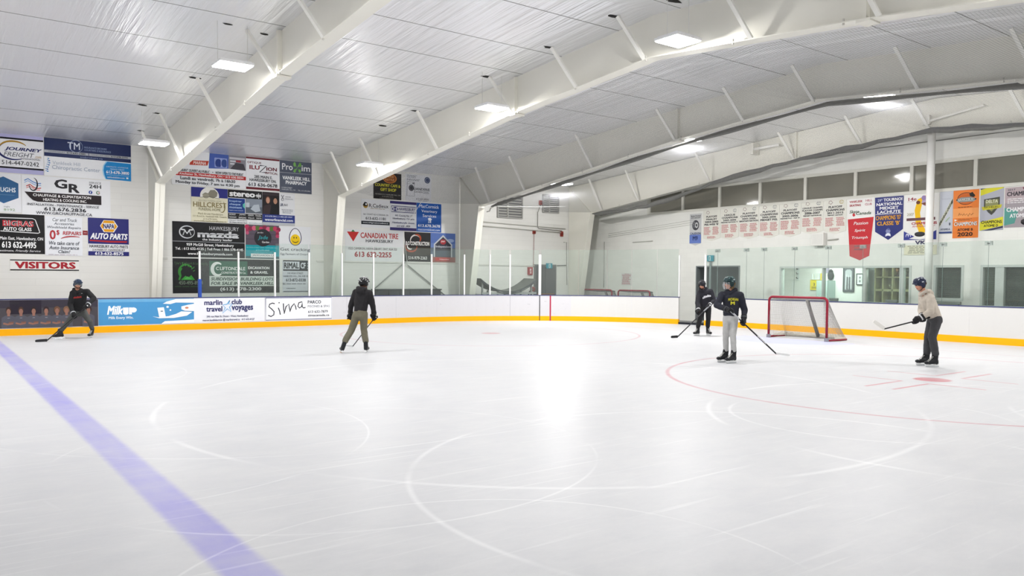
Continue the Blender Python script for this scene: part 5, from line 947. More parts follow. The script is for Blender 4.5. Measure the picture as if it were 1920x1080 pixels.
t = thing('coat_hooks', 'row of dark coat hooks on the lobby wall beside the window edge', 'coat hooks', (LB, 4.98, 1.7)); b = MB(); b.box(-.02, 0, -.05, .05, 0, .5); b.build('hook_board', M('#D3D9D8', .5), t)
for z in (.08, .26, .44): b = MB(); b.tube([(-.02, 0, z), (-.10, 0, z), (-.12, 0, z+.05)], .018, 6); b.build('hook', MAT_DARK, t)
t = thing('lobby_door', 'blue grey door with a pale panel in the lobby back wall', 'door', (LB, 1.66, -.02)); b = MB(); b.box(-.05, 0, -.30, .30, 0, 2.15); b.build('door_leaf', M('#6F8A9A', .5), t); b = MB(); b.box(-.056, -.05, -.18, .2, 1.2, 1.95); b.build('door_panel', M('#D5DDE0', .4), t); b = MB(); b.prism([(-.060, -.14, 1.22), (-.060, .16, 1.22), (-.060, .06, 1.7)], (.003, 0, 0)); b.build('door_poster', M('#3E5A66', .5), t); b = MB(); b.ball((-.08, .24, 1.0), .03); b.build('door_knob', M('#9A9A98', .3, .6), t)
t = thing('lobby_locker', 'tall dark grey locker between the white lobby post and the trophy shelves', 'locker', (6.0, 1.19, -.02)); b = MB(); b.box(-.1, .25, -.09, .09, 0, 2.18); b.build('locker_body', M('#6E7B7A', .5), t); b = MB(); b.box(-.112, -.1, -.07, .07, .05, 2.1); b.build('locker_door', M('#748180', .5), t)
t = thing('trophy_shelf', 'cream trophy shelving with olive back panels inside the lobby window', 'shelves', (5.95, .32, -.02)); CR = M('#C9C49A', .5)
b = MB(); b.box(.30, .33, -.62, .62, 0, 2.2); b.build('back_panel', M('#8A8868', .6), t)
for i, yy in enumerate((.605, .33, .0, -.29, -.605)): b = MB(); b.box(0, .30, yy-.022, yy+.022, 0, 2.2); b.build('upright', CR, t)
for z, hh in ((.9, .06), (1.37, .075), (1.83, .04), (2.17, .05)): b = MB(); b.box(0, .30, -.6, .6, z, z+hh); b.build('shelf', CR, t)
def trophy(label, yy, z, s, colr):
    t = thing('trophy', label, 'trophy', (6.08, yy, z+.004)); b = MB(); b.box(-.05*s, .05*s, -.05*s, .05*s, 0, .05*s); b.build('trophy_base', M('#4A3A2E', .5), t); b = MB(); b.tube([(0, 0, .05*s), (0, 0, .12*s), (0, 0, .16*s), (0, 0, .26*s)], [.015*s, .015*s, .05*s, .065*s], 12); b.build('trophy_cup', M(colr, .25, .7), t, True)
trophy('small white trophy standing on the middle shelf behind the lobby window', .47, 1.425, .55, '#E8E6DA'); trophy('tall orange figure trophy on the top shelf behind the lobby window', .22, 1.85, 1.1, '#B8804A'); trophy('dark trophy on the top shelf behind the lobby window', -.12, 1.85, 1.0, '#6A6A5A')
for (y0, y1), lab in (((-1.40, -2.2), 'olive grey slatted blind in the square lobby window right of the white pole'), ((-2.78, -3.1), 'pale slatted blind in the narrow pane of the last lobby window'), ((-3.4, -4.85), 'grey brown slatted blind in the wide pane of the last lobby window')):
    t = thing('window_blind', lab, 'blind', (5.44, 0, 0)); b = MB(); z = 1.16
    while z < 2.18: b.bar((0, y0, z), (0, y1, z), .028, .003, (.5, 0, .86)); z += .03
    b.build('slats', M('#8E9088' if y0 > -2 or y0 < -3 else '#C9CBC0', .5), t); b = MB(); b.box(-.02, .02, y1, y0, 2.16, 2.2); b.build('head_rail', M('#B9BCB4', .5), t)
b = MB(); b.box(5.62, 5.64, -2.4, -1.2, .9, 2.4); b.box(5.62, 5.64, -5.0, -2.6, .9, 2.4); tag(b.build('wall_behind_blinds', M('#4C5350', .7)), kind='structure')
for yy, w, lab in ((2.0, .16, 'small dark ledge box under the lobby window below the framed jersey'), (-.05, .19, 'small dark ledge box under the lobby window by the trophy shelves'), (-1.85, .36, 'long dark ledge box under the square lobby window'), (-4.2, .12, 'small dark ledge box under the last lobby window')):
    t = thing('ledge_box', lab, 'box', (XW-.07, yy, 1.0)); b = MB(); b.box(-.05, .04, -w, w, -.0, .09); b.build('box_body', M('#7C8580', .5), t, bevel=.01); b = MB(); b.box(-.03, .07, -w*.8, w*.8, -.04, .0); b.build('box_bracket', M('#A3ABA7', .5), t)
# corridor behind the doorway
t = thing('corridor_door', 'grey brown door with a dark arch panel deep in the doorway', 'door', (9.4, 8.0, -.02)); b = MB(); b.box(-.05, 0, -.9, .95, 0, 2.2); b.build('door_leaf', M('#6A6360', .6), t); b = MB(); b.tube([(-.06, .45*math.cos(a), 1.35+.45*math.sin(a)) for a in [PI*i/12 for i in range(13)]], .02, 6); b.build('door_arch', M('#4A4644', .6), t)
t = thing('glass_door', 'pale glass door standing at the far side of the doorway', 'door', (7.9, 6.75, -.02)); b = MB(); b.box(-.02, .02, -.48, .48, .1, 2.0); b.build('door_glass', M('#A9BDBA', .2), t); b = MB(); b.box(-.03, .03, -.54, -.48, 0, 2.1); b.box(-.03, .03, .48, .54, 0, 2.1); b.box(-.03, .03, -.48, .48, 2.0, 2.1); b.box(-.03, .03, -.48, .48, 0, .1); b.build('door_frame', M('#4E5556', .5), t)
exit_sign('small bright blue exit sign hung inside the glass over the doorway', (XW-.02, 7.44, 2.44), 'end')
b = MB(); b.tube([(XW-.06, 7.42, 0), (XW-.06, 7.42, 2.42)], .045, 8); tag(b.build('sign_post', M('#8E9A9A', .5)), 'grey square post standing in the doorway under the bright blue exit sign', 'post')
def lobby_light(label, loc, sx, sy, w):
    t = thing('lobby_light', label, 'lamp', loc); b = MB(); b.box(-sx/2, sx/2, -sy/2, sy/2, -.04, 0); b.build('light_panel', emit('#FFFFFF', 6), t)
    a2 = bpy.data.lights.new('lobby_light', 'AREA'); a2.shape = 'RECTANGLE'; a2.size = sx; a2.size_y = sy; a2.energy = w; lo = bpy.data.objects.new('lobby_lamp_light', a2); COL.objects.link(lo); lo.parent = t; lo.location = (0, 0, -.05)
lobby_light('flat ceiling light in the lobby room with the posters', (6.5, 3.2, 2.70), .6, 1.2, 95); lobby_light('flat ceiling light in the lobby room by the trophy shelves', (6.6, -.2, 2.7), .6, 1.2, 90); lobby_light('flat ceiling light in the corridor behind the doorway', (8.2, 7.6, 2.7), .4, .8, 10)

# ================================================================== SKATERS
V = Vector
SKIN = '#C79078'
def remesh(b, name, mt, parent, voxel, smooth=3, folds=0.0, fscale=.12):
    o = b.build(name, mt, parent)
    r = o.modifiers.new('union', 'REMESH'); r.mode = 'VOXEL'; r.voxel_size = voxel; r.use_smooth_shade = True
    if smooth: s = o.modifiers.new('soften', 'SMOOTH'); s.factor = .5; s.iterations = smooth
    if folds:
        tx = bpy.data.textures.get('cloth_folds_%g' % fscale) or bpy.data.textures.new('cloth_folds_%g' % fscale, 'CLOUDS'); tx.noise_scale = fscale; tx.noise_depth = 2
        d = o.modifiers.new('folds', 'DISPLACE'); d.texture = tx; d.strength = folds; d.mid_level = .5
    return o
def basis(f, u=(0, 0, 1)):
    """columns: side, forward, up"""
    f = V(f).normalized(); u = V(u); s = f.cross(u).normalized(); u = s.cross(f).normalized()
    return Matrix((s, f, u)).transposed()
def slab(b, c0, c1, r0, r1, rot, n=7):
    """torso-like stack of flattened balls from c0 to c1"""
    for i in range(n+1):
        t = i/n; c = V(c0).lerp(V(c1), t); r = V(r0).lerp(V(r1), t); b.ball(c, r, rot)
def head_prims(b, H, R):
    """skull, jaw, brow, nose, ears; R columns side, forward, up. head height .23, eyes at half height"""
    P = lambda x, y, z: V(H) + R @ V((x, y, z))
    b.ball(P(0, -.012, .035), (.074, .092, .083), R); b.ball(P(0, .02, -.045), (.058, .066, .066), R); b.ball(P(0, .052, -.088), (.028, .026, .022), R)
    b.limb(P(0, .080, .012), P(0, .100, -.028), .010, .014); b.ball(P(0, .070, .030), (.055, .018, .012), R)
    for s in (-1, 1): b.ball(P(s*.076, -.005, -.012), (.012, .024, .034), R); b.ball(P(s*.036, .062, -.030), (.024, .022, .022), R)
def glove(t, P, axis, wrist, side, mt, stripe):
    """padded hockey glove closed round a stick at P: palm, four unequal curled fingers, thumb, cuff"""
    P, A, W = V(P), V(axis).normalized(), V(wrist); F = (P-W).normalized(); n = F - A*F.dot(A)
    n = n.normalized() if n.length > .05 else A.orthogonal().normalized(); bq = A.cross(n)*side
    b = MB(); palm = P - n*.052; b.ball(palm, (.05, .05, .05)); b.limb(palm-A*.035, palm+A*.035, .036, .036); back = palm-n*.03
    b.limb(W, back, .045, .05); b.limb(W - F*.07, W, .062, .055)
    for i, (off, ln) in enumerate(((-.045, .92), (-.015, 1.05), (.015, 1.0), (.045, .82))):
        pts = []
        for j, a in enumerate((200, 150, 95, 40, -5)):
            aa = math.radians(a); r = .046 if j < 4 else .04; pts.append(P + A*off + (n*math.cos(aa) + bq*math.sin(aa))*r*ln)
        for p, q2, r in zip(pts, pts[1:], (.020, .0195, .018, .0165)): b.limb(p, q2, r, r*.95, 8)
    tb = palm - A*.05; pts = [tb, P - A*.055 - bq*.040, P - A*.035 - bq*.048 + n*.030]
    for p, q2 in zip(pts, pts[1:]): b.limb(p, q2, .021, .019, 8)
    g = remesh(b, 'glove', mt, t, .008, 2)
    if stripe:
        s = MB(); s.tube([W - F*.045, W - F*.02], .0635, 14); s.build('cuff_stripe', M(stripe, .5), g, True)
    return g
def skate(t, ankle, d, roll=0.0, boot='#26272A', trim='#C4C3BE', ground=0.0):
    """ice skate: boot, laces, white holder, steel runner; d = toe direction (flat), ankle = ankle point"""
    A = V(ankle); f = V((d[0], d[1], 0)).normalized(); R = basis(f); R = R @ Matrix.Rotation(roll, 3, 'Y')
    pitch = d[2] if len(d) > 2 else 0; R = R @ Matrix.Rotation(pitch, 3, 'X')
    O = A - R @ V((0, -.035, .225)); low = min((O + R @ V((0, yy, 0))).z for yy in (-.11, .17)); O = O + V((0, 0, ground-low))
    Q = lambda x, y, z: O + R @ V((x, y, z))
    b = MB(); b.limb(Q(0, -.045, .25), Q(0, -.035, .14), .052, .052); b.limb(Q(0, -.055, .12), Q(0, -.06, .09), .046, .042); b.limb(Q(0, -.02, .115), Q(0, .10, .09), .05, .042); b.ball(Q(0, .145, .088), (.044, .055, .036), R); b.ball(Q(0, .05, .075), (.042, .13, .02), R); b.ball(Q(0, -.06, .075), (.036, .05, .02), R); b.limb(Q(0, .0, .26), Q(0, .03, .16), .032, .028)
    s = remesh(b, 'skate', M(boot, .4), t, .011, 2)
    b = MB()
    for i in range(6): b.tube([Q(-.026, -.0+.024*i, .225-.022*i), Q(0, .018+.024*i, .232-.022*i), Q(.026, .0+.024*i, .225-.022*i)], .009, 5)
    b.limb(Q(0, .002, .275), Q(0, .012, .22), .024, .028, 8); b.build('laces', M(trim, .6), s)
    b = MB(); b.prism([Q(-.011, -.115, .022), Q(-.011, .165, .022), Q(-.011, .185, .045), Q(-.011, .13, .07), Q(-.011, .07, .04), Q(-.011, .0, .04), Q(-.011, -.03, .07), Q(-.011, -.1, .07)], R @ V((.022, 0, 0))); b.build('blade_holder', M('#EDEEEE', .4), s)
    b = MB(); b.prism([Q(-.002, -.12, .006), Q(-.002, -.10, .0), Q(-.002, .15, .0), Q(-.002, .178, .012), Q(-.002, .165, .026), Q(-.002, -.115, .026)], R @ V((.004, 0, 0))); b.build('blade', M('#C9CDD0', .2, .9), s)
    return Q
def helmet(t, H, R, shell, accent, cage=True, visor=False):
    P = lambda x, y, z: V(H) + R @ V((x, y, z))
    b = MB()
    b.ball(P(0, -.012, .052), (.100, .122, .100), R); b.ball(P(0, .035, .066), (.090, .085, .076), R); b.ball(P(0, -.07, .022), (.088, .07, .085), R)
    for s in (-1, 1): b.ball(P(s*.086, -.01, -.012), (.024, .055, .055), R); b.limb(P(s*.04, .06, .118), P(s*.042, -.08, .112), .020, .022); b.limb(P(s*.088, .05, .07), P(s*.086, -.08, .06), .018, .02)
    b.limb(P(0, .075, .112), P(0, -.09, .110), .02, .022); b.limb(P(-.07, .10, .045), P(.07, .10, .045), .014, .014)
    hm = remesh(b, 'helmet', M(shell, .3), t, .010, 2)
    # open face: dark liner edge plus pale vents
    v = MB()
    def on(x, y): return P(x, y, .052 + .104*math.sqrt(max(.02, 1-(x/.104)**2-((y+.012)/.126)**2)))      # a point on the shell
    for s in (-1, 1):
        for x, y, l in ((.066, .055, .026), (.070, -.015, .03), (.062, -.08, .022), (.022, .03, .02), (.022, -.06, .02)): v.limb(on(s*x, y), on(s*(x+.003), y-l), .0075, .006, 6)
        v.limb(P(s*.108, .01, .055), P(s*.108, -.02, .05), .008, .007, 6); v.limb(P(s*.03, -.138, .05), P(s*.045, -.132, .045), .009, .008, 6)
    v.limb(P(-.014, -.136, .075), P(.014, -.136, .075), .008, .008, 6); v.build('vents', M(accent, .4), hm)
    if cage:
        c = MB(); w = .003
        for z in (.02, -.012, -.045, -.078, -.105):
            k_ = 1-.25*abs(z+.03)/.1; c.tube([P(.095*math.sin(a)*k_, .03+.112*math.cos(a)*k_, z) for a in [math.radians(x) for x in range(-85, 86, 17)]], w, 5)
        for a in (-70, -42, -14, 14, 42, 70): r = math.radians(a); c.tube([P(.095*math.sin(r)*(1-.25*abs(z+.03)/.1), .03+.112*math.cos(r)*(1-.25*abs(z+.03)/.1), z) for z in (.045, .02, -.03, -.08, -.108)], w, 5)
        c.build('face_cage', M('#D5D7D9', .3, .6), hm)
    if visor:
        c = MB(); vs, fs = [], []
        for i in range(13):
            a = math.radians(-75+150*i/12); vs += [P(.098*math.sin(a), .028+.10*math.cos(a), .045), P(.094*math.sin(a), .036+.10*math.cos(a), -.03), P(.096*math.sin(a), .036+.098*math.cos(a), -.03), P(.1*math.sin(a), .028+.098*math.cos(a), .045)]
        for i in range(12):
            for q_ in range(4): fs.append((i*4+q_, i*4+(q_+1) % 4, i*4+4+(q_+1) % 4, i*4+4+q_))
        c.add(vs, fs); c.build('visor', mat_glass('visor_plastic', '#F4F8F8', .04, .08), hm)
    c = MB(); c.tube([P(-.088, .0, -.04), P(-.06, .03, -.10), P(0, .055, -.122), P(.06, .03, -.10), P(.088, .0, -.04)], .0055, 6); c.build('chin_strap', M('#232427', .6), hm)
    return hm
def face(t, H, R, hair=None, long_hair=False, beard=None):
    P = lambda x, y, z: V(H) + R @ V((x, y, z))
    for s in (-1, 1):
        b = MB(); b.ball(P(s*.030, .078, .004), (.0135, .009, .0085), R); e = b.build('eye', M('#EDE8E2', .3), t, True); b = MB(); b.ball(P(s*.030, .0855, .004), (.0065, .004, .0065), R); b.build('iris', M('#2A211C', .3), e, True)
        b = MB(); b.limb(P(s*.016, .088, .022), P(s*.045, .080, .024), .0055, .0045, 6); b.build('eyebrow', M('#5A4232', .8), t)
    b = MB(); b.limb(P(-.020, .083, -.062), P(.020, .083, -.062), .0065, .0065, 6); b.build('mouth', M('#9A5A54', .6), t)
    if beard:
        b = MB()
        for x in (-.045, -.022, 0, .022, .045): b.ball(P(x, .068-abs(x)*.35, -.088+abs(x)*.35), (.02, .014, .018), R)
        b.build('beard', fabric(beard), t, True)
    if hair:
        b = MB()
        for i in range(11):
            a = math.radians(95+170*i/10); L_ = .05 if not long_hair else .085
            b.limb(P(.074*math.cos(a-PI/2+PI/2), .082*math.sin(a+PI)*1.0 if False else -.082*abs(math.sin(math.radians(5+170*i/10))), -.0), P(.068*math.cos(math.radians(5+170*i/10)), -.078*math.sin(math.radians(5+170*i/10))-.006, -.02-L_), .022, .013, 8)
        remesh(b, 'hair', fabric(hair, .35), t, .009, 1)
def stick(label, butt, heel, toe, parent_m, colors):
    """hockey stick: shaft, butt tape, grip tape, curved blade"""
    B, Hh, T = (parent_m @ V(p) for p in (butt, heel, toe)); t = thing('hockey_stick', label, 'hockey stick', tuple(Hh))
    o = V(Hh); B -= o; T -= o; Hz = V((0, 0, 0)); sh, gripc, tape, bl = colors
    ax = (B-Hz).normalized(); upn = ax.cross(T.normalized()).normalized() if T.length > 0 else V((0, 0, 1))
    b = MB(); b.bar(Hz, B, .022, .032, upn); b.build('shaft', M(sh, .35), t, bevel=.004)
    g0 = Hz.lerp(B, .80); b = MB(); b.bar(g0, B+ax*.002, .026, .036, upn); b.build('grip_tape', M(gripc, .8), t, bevel=.004)
    b = MB(); b.bar(B-ax*.04, B+ax*.012, .034, .042, upn); b.build('butt_tape', M(tape, .8), t, bevel=.006)
    # blade: lofted, slightly curved plate from heel to toe
    td = T.normalized(); ln = T.length; vv = (ax - td*ax.dot(td)).normalized(); nn = td.cross(vv)
    b = MB(); vs, fs = [], []; n = 10
    for i in range(n+1):
        f = i/n; c = td*(ln*f) + nn*(.03*f*f); h0, h1 = -.030, .042*(1-.15*f) if f < .92 else .02; th = .008
        for a, h in ((-th, h0*(1 if f < .92 else .6)), (th, h0*(1 if f < .92 else .6)), (th, h1), (-th, h1)): vs.append(c + nn*a + vv*h)
    for i in range(n):
        for q_ in range(4): fs.append((i*4+q_, i*4+(q_+1) % 4, i*4+4+(q_+1) % 4, i*4+4+q_))
    fs += [(3, 2, 1, 0), (n*4, n*4+1, n*4+2, n*4+3)]; b.add(vs, fs); bo = b.build('blade', M(bl, .7), t, bevel=.004)
    return t, o
def print_on(cloth, txt, c, right, upv, fwd, w, h, colr, name='lettering', bold=.03, shear=0.0, arch=0.0):
    """writing pressed onto a piece of clothing: laid along the cloth's own surface"""
    dg = bpy.context.evaluated_depsgraph_get(); ev = cloth.evaluated_get(dg); me = ev.to_mesh(); tree = BVHTree.FromPolygons([v.co.copy() for v in me.vertices], [tuple(p.vertices) for p in me.polygons]); ev.to_mesh_clear()
    if txt.isdigit():      # lettering too small to read: a row of so many slanted blocks
        n = int(txt); vs, fs = [], []
        for i in range(n):
            x0, x1 = i/n, (i+.78)/n; q0 = len(vs); hh = .72 + .28*((i*5) % 3)/2
            vs += [(x0, 0, 0), (x1, 0, 0), (x1+.02, hh, 0), (x0+.02, hh, 0)]; fs.append((q0, q0+1, q0+2, q0+3))
    else: vs, fs = text_mesh(txt, bold, shear)
    bm = bmesh.new(); vv = [bm.verts.new((x*w-w/2, y*h-h/2, q*.0004)) for x, y, q in vs]
    for f in fs:
        try: bm.faces.new([vv[i] for i in f])
        except ValueError: pass
    bmesh.ops.subdivide_edges(bm, edges=[e for e in bm.edges if e.calc_length() > w/14], cuts=2); bmesh.ops.triangulate(bm, faces=bm.faces)
    c, right, upv, fwd = V(c), V(right).normalized(), V(upv).normalized(), V(fwd).normalized()
    for v in bm.verts:
        lift = v.co.z; p = c + right*v.co.x + upv*(v.co.y + arch*(1-(2*v.co.x/w)**2)); hit = tree.ray_cast(p + fwd*.4, -fwd)
        v.co = (hit[0] + fwd*(.006+lift)) if hit[0] is not None else p
    me = bpy.data.meshes.new(name); bm.to_mesh(me); bm.free(); me.materials.append(M(colr, .7)); o = bpy.data.objects.new(name, me); COL.objects.link(o); o.parent = cloth
    return o
def skater(label, root, J, f_body, f_head, head_tilt, cloth, pants, helm, glovec, hooks):
    """J: joints in the person's own metres (x to camera right, y away, z up)"""
    t = thing('person', label, 'person', (root[0], root[1], 0), YAW-PI/2)
    fb = V(f_body).normalized(); sh_c = (V(J['shA'])+V(J['shB']))/2; hp_c = (V(J['hipA'])+V(J['hipB']))/2; upb = (sh_c-hp_c).normalized(); RB = basis(fb, upb)
    RH = basis(f_head, (head_tilt[0], head_tilt[1], 1)); H = V(J['head']); nk = V(J['neck'])
    # body: one continuous figure under the clothes
    b = MB(); head_prims(b, H, RH); b.limb(nk - V((0, 0, .04)), H + RH @ V((0, -.025, -.03)), .056, .050); b.limb(nk - upb*.03, sh_c - upb*.02, .06, .07)
    slab(b, hp_c, sh_c - upb*.06, (.135, .085, .08), (.15, .085, .08), RB)
    for s in 'AB':
        b.limb(sh_c, J['sh'+s], .06, .05); b.limb(J['sh'+s], J['el'+s], .046, .036); b.limb(J['el'+s], J['wr'+s], .035, .026); b.ball(V(J['wr'+s]).lerp(V(J['ha'+s]), .5), .03)
        b.limb(J['hip'+s], J['kn'+s], .068, .05); b.limb(J['kn'+s], J['an'+s], .045, .034)
    remesh(b, 'body', M(SKIN, .5, 0, .05, 20), t, .012, 2)
    # hooded top
    b = MB(); hem = V(J['hem']); slab(b, hem, sh_c - upb*.05, hooks.get('hem_r', (.175, .125, .07)), hooks.get('chest_r', (.185, .125, .10)), RB, 8)
    b.limb(sh_c - RB @ V((.12, 0, .0)), sh_c + RB @ V((.12, 0, 0)), .085, .085)
    for s in 'AB': b.limb(V(J['sh'+s]), V(J['el'+s]), .082, .068); b.limb(V(J['el'+s]), V(J['wr'+s]), .068, .050); b.limb(V(J['sh'+s]), sh_c, .085, .09)
    for i in range(9):
        a = math.radians(-200+220*i/8) if False else math.radians(180*i/8); b.ball(nk + RB @ V((.088*math.cos(a), -.085*math.sin(a)-.015, .012-.02*math.sin(a))), .042+.018*math.sin(a))
    b.ball(nk + RB @ V((0, -.125, -.05)), (.11, .05, .085), RB)
    b.limb(nk + RB @ V((-.07, .03, -.005)), nk + RB @ V((0, .085, -.07)), .034, .036); b.limb(nk + RB @ V((.07, .03, -.005)), nk + RB @ V((0, .085, -.07)), .034, .036)
    hd = remesh(b, 'hoodie', fabric(cloth), t, .014, 2, .018, .11)
    # trousers
    b = MB(); slab(b, hp_c + upb*.07, hp_c - upb*.04, (.155, .115, .07), (.165, .12, .08), RB, 3)
    for s in 'AB':
        b.limb(J['hip'+s], J['kn'+s], hooks.get('thigh', .095), hooks.get('knee', .07)); a = V(J['an'+s]); kn = V(J['kn'+s]); b.limb(kn, kn.lerp(a, hooks.get('cuff', .9)), hooks.get('knee', .07), hooks.get('ankle', .058))
    remesh(b, 'trousers', fabric(pants), t, .014, 2, .016, .13)
    face(t, H, RH, helm.get('hair'), helm.get('long', False), helm.get('beard'))
    helmet(t, H, RH, helm['shell'], helm['vent'], helm.get('cage', False), helm.get('visor', False))
    for s in 'AB':
        glove(t, J['ha'+s], hooks['axis'+s], J['wr'+s], hooks.get('side'+s, 1), M(glovec[0], .6), glovec[1]); skate(t, J['an'+s], J['toe'+s], hooks.get('roll'+s, 0), ground=0.0)
    bpy.context.view_layer.update()
    return t, hd, RB, t.matrix_world.copy()
def along(a, b, f): return tuple(V(a).lerp(V(b), f))
def wrist(el, ha, d=.10): e, h = V(el), V(ha); return tuple(h + (e-h).normalized()*d)

# 1: far left, crouched carving turn, both hands on a low stick
J = dict(head=(.215, -.20, 1.475), neck=(.165, -.13, 1.33), shA=(.035, -.12, 1.235), shB=(.37, -.02, 1.275), elA=(.01, -.22, .935), haA=(.235, -.42, .62), elB=(.575, -.06, 1.10), haB=(.52, -.38, .87),
         hem=(.11, .02, .80), hipA=(-.0, .10, .70), hipB=(.20, .10, .71), knA=(-.115, -.12, .45), anA=(-.285, -.17, .20), knB=(.375, .08, .46), anB=(.345, .26, .235), toeA=(-.72, -.75, 0), toeB=(.15, -1, 0))
J['wrA'] = wrist(J['elA'], J['haA']); J['wrB'] = wrist(J['elB'], J['haB'])
bt, hl, tp = (.53, -.385, .90), (-.065, -1.17, .035), (-.30, -1.30, .035)
bt = along(J['haB'], J['haA'], -.15); ax = V(J['haA'])-V(J['haB'])
t, hd, RB, MW1 = skater('person in black hoodie crouching over a low stick by the dark team advert', (-16.936, 11.112), J, (.42, -.9, 0), (.62, -.75, -.05), (.1, .1), '#17171A', '#4C4E4C',
    dict(shell='#27344A', vent='#C9D2D8', visor=True, beard='#4A3428', hair='#4A3828'), ('#1B1C1F', '#B9BCC0'), dict(axisA=ax, axisB=ax, sideA=-1, sideB=1, cuff=.85, rollA=.25, rollB=-.15, hem_r=(.165, .12, .07), chest_r=(.185, .125, .10)))
print_on(hd, '9', (.20, -.2, 1.13), (.95, .3, .12), (-.1, 0, 1), (.42, -.9, 0), .20, .05, '#A83A38', bold=.02, shear=.1)
print_on(hd, '1', (.32, -.2, 1.235), (.95, .3, .12), (-.1, 0, 1), (.42, -.9, 0), .035, .008, '#D5D5D8', bold=.02)
stick('black hockey stick with a white butt held low by the crouching skater', bt, hl, tp, MW1, ('#1E1E20', '#202022', '#E9EAEA', '#232325'))

# 2: centre left, seen from behind
J = dict(head=(.235, .03, 1.585), neck=(.20, -.01, 1.465), shA=(.045, .03, 1.375), shB=(.375, -.07, 1.36), elA=(-.085, .10, 1.06), haA=(-.125, .24, .80), elB=(.44, .0, 1.07), haB=(.455, .15, .79),
         hem=(.155, -.0, .955), hipA=(.075, .0, .88), hipB=(.235, -.02, .88), knA=(-.055, .04, .515), anA=(-.195, -.10, .235), knB=(.225, .05, .52), anB=(.285, -.02, .24), toeA=(-.35, .9, 0), toeB=(.05, 1, 0))
J['wrA'] = wrist(J['elA'], J['haA']); J['wrB'] = wrist(J['elB'], J['haB'])
bt, hl, tp = along(J['haB'], (-.215, 1.0, .06), -.12), (-.215, 1.0, .06), (-.46, 1.12, .06); ax = V(hl)-V(bt)
t, hd, RB, MW2 = skater('person seen from behind in black hoodie and olive trousers, standing in mid ice', (-12.373, 3.296), J, (.28, .96, 0), (.55, .83, -.03), (0, 0), '#1C1A1D', '#6A6656',
    dict(shell='#1D1D20', vent='#DADBDD', cage=True, hair='#4A3428'), ('#1A1A1C', '#2A2A2C'), dict(axisA=(.4, .3, 1), axisB=ax, sideA=-1, cuff=.88, hem_r=(.165, .12, .06), chest_r=(.19, .13, .10), thigh=.10, knee=.08, ankle=.072, rollA=.3))
stick('thin dark hockey stick held one handed by the skater in olive trousers', bt, hl, tp, MW2, ('#4A4A4C', '#2A2A2C', '#E4E2D8', '#E8E9EA'))

# 3: back right by the gate, bent over his stick
J = dict(head=(-.075, -.09, 1.545), neck=(-.02, -.02, 1.435), shA=(-.125, .03, 1.325), shB=(.20, -.05, 1.355), elA=(-.215, -.10, 1.00), haA=(-.215, -.33, .715), elB=(.30, -.10, 1.08), haB=(.06, -.33, .905),
         hem=(.085, .05, .90), hipA=(.0, .05, .84), hipB=(.165, .05, .84), knA=(-.11, -.06, .52), anA=(-.155, .0, .265), knB=(.155, .0, .53), anB=(.175, .12, .265), toeA=(-.75, -.66, 0), toeB=(.25, -.97, 0))
J['wrA'] = wrist(J['elA'], J['haA']); J['wrB'] = wrist(J['elB'], J['haB'])
bt = along(J['haB'], J['haA'], -.22); hl, tp = (-1.00, -1.08, .04), (-1.20, -1.22, .04); ax = V(hl)-V(bt)
t, hd, RB, MW3 = skater('person in dark hoodie bent over a stick in front of the open gate', (-1.147, 2.474), J, (-.25, -.97, 0), (-.15, -.97, -.35), (.15, -.2), '#202028', '#18181A',
    dict(shell='#232227', vent='#6A6A70', visor=False, cage=False, hair='#2A2220', beard='#3A2A22'), ('#1A1A1D', '#D5D6DA'), dict(axisA=ax, axisB=ax, sideA=-1, thigh=.092, knee=.075, ankle=.07, hem_r=(.18, .125, .08), chest_r=(.20, .13, .10)))
print_on(hd, '7', (.05, -.2, 1.19), (.97, -.2, .30), (-.2, 0, 1), (-.25, -.97, 0), .26, .07, '#E6E6EA', bold=.05, arch=.02)
stick('black hockey stick reaching across the ice from the skater by the open gate', bt, hl, tp, MW3, ('#26262A', '#8A8C90', '#DADADC', '#202022'))

# 4: front right, standing tall, looking left
J = dict(head=(.015, -.01, 1.645), neck=(.06, .01, 1.515), shA=(-.105, .07, 1.405), shB=(.235, -.06, 1.40), elA=(-.255, -.08, 1.20), haA=(-.155, -.34, 1.13), elB=(.335, -.04, 1.10), haB=(.27, -.20, .84),
         hem=(.065, .0, 1.00), hipA=(-.015, .02, .925), hipB=(.135, -.02, .925), knA=(-.035, .0, .60), anA=(-.0, .10, .26), knB=(.10, -.06, .58), anB=(.12, -.06, .26), toeA=(-.85, -.35, 0), toeB=(-.85, -.5, 0))
J['wrA'] = wrist(J['elA'], J['haA']); J['wrB'] = wrist(J['elB'], J['haB'])
bt = along(J['haA'], J['haB'], -.06); hl = (1.155, .42, .16); 
ax = V(J['haB'])-V(J['haA']); d1 = V(hl)-V(J['haB'])
bt = tuple(V(J['haB']) - d1.normalized()*.53); J['haA'] = tuple(V(bt) + d1.normalized()*.06); J['wrA'] = wrist(J['elA'], J['haA']); tp = (1.44, .40, .15); ax = d1
t, hd, RB, MW4 = skater('person in navy hoodie with yellow letters and light grey sweatpants, dark green helmet', (-6.877, -2.898), J, (-.42, -.9, 0), (-.93, -.36, -.03), (0, 0), '#1D1F2B', '#B4B4B3',
    dict(shell='#1E3436', vent='#7A9A98', cage=True, hair='#6A5436', long=True), ('#191A1E', '#3A3C42'), dict(axisA=ax, axisB=ax, sideA=-1, cuff=1.0, thigh=.084, knee=.066, ankle=.058, hem_r=(.165, .12, .07), chest_r=(.18, .125, .10)))
fr, ri = (-.25, -.97, 0), (.97, -.25, 0)
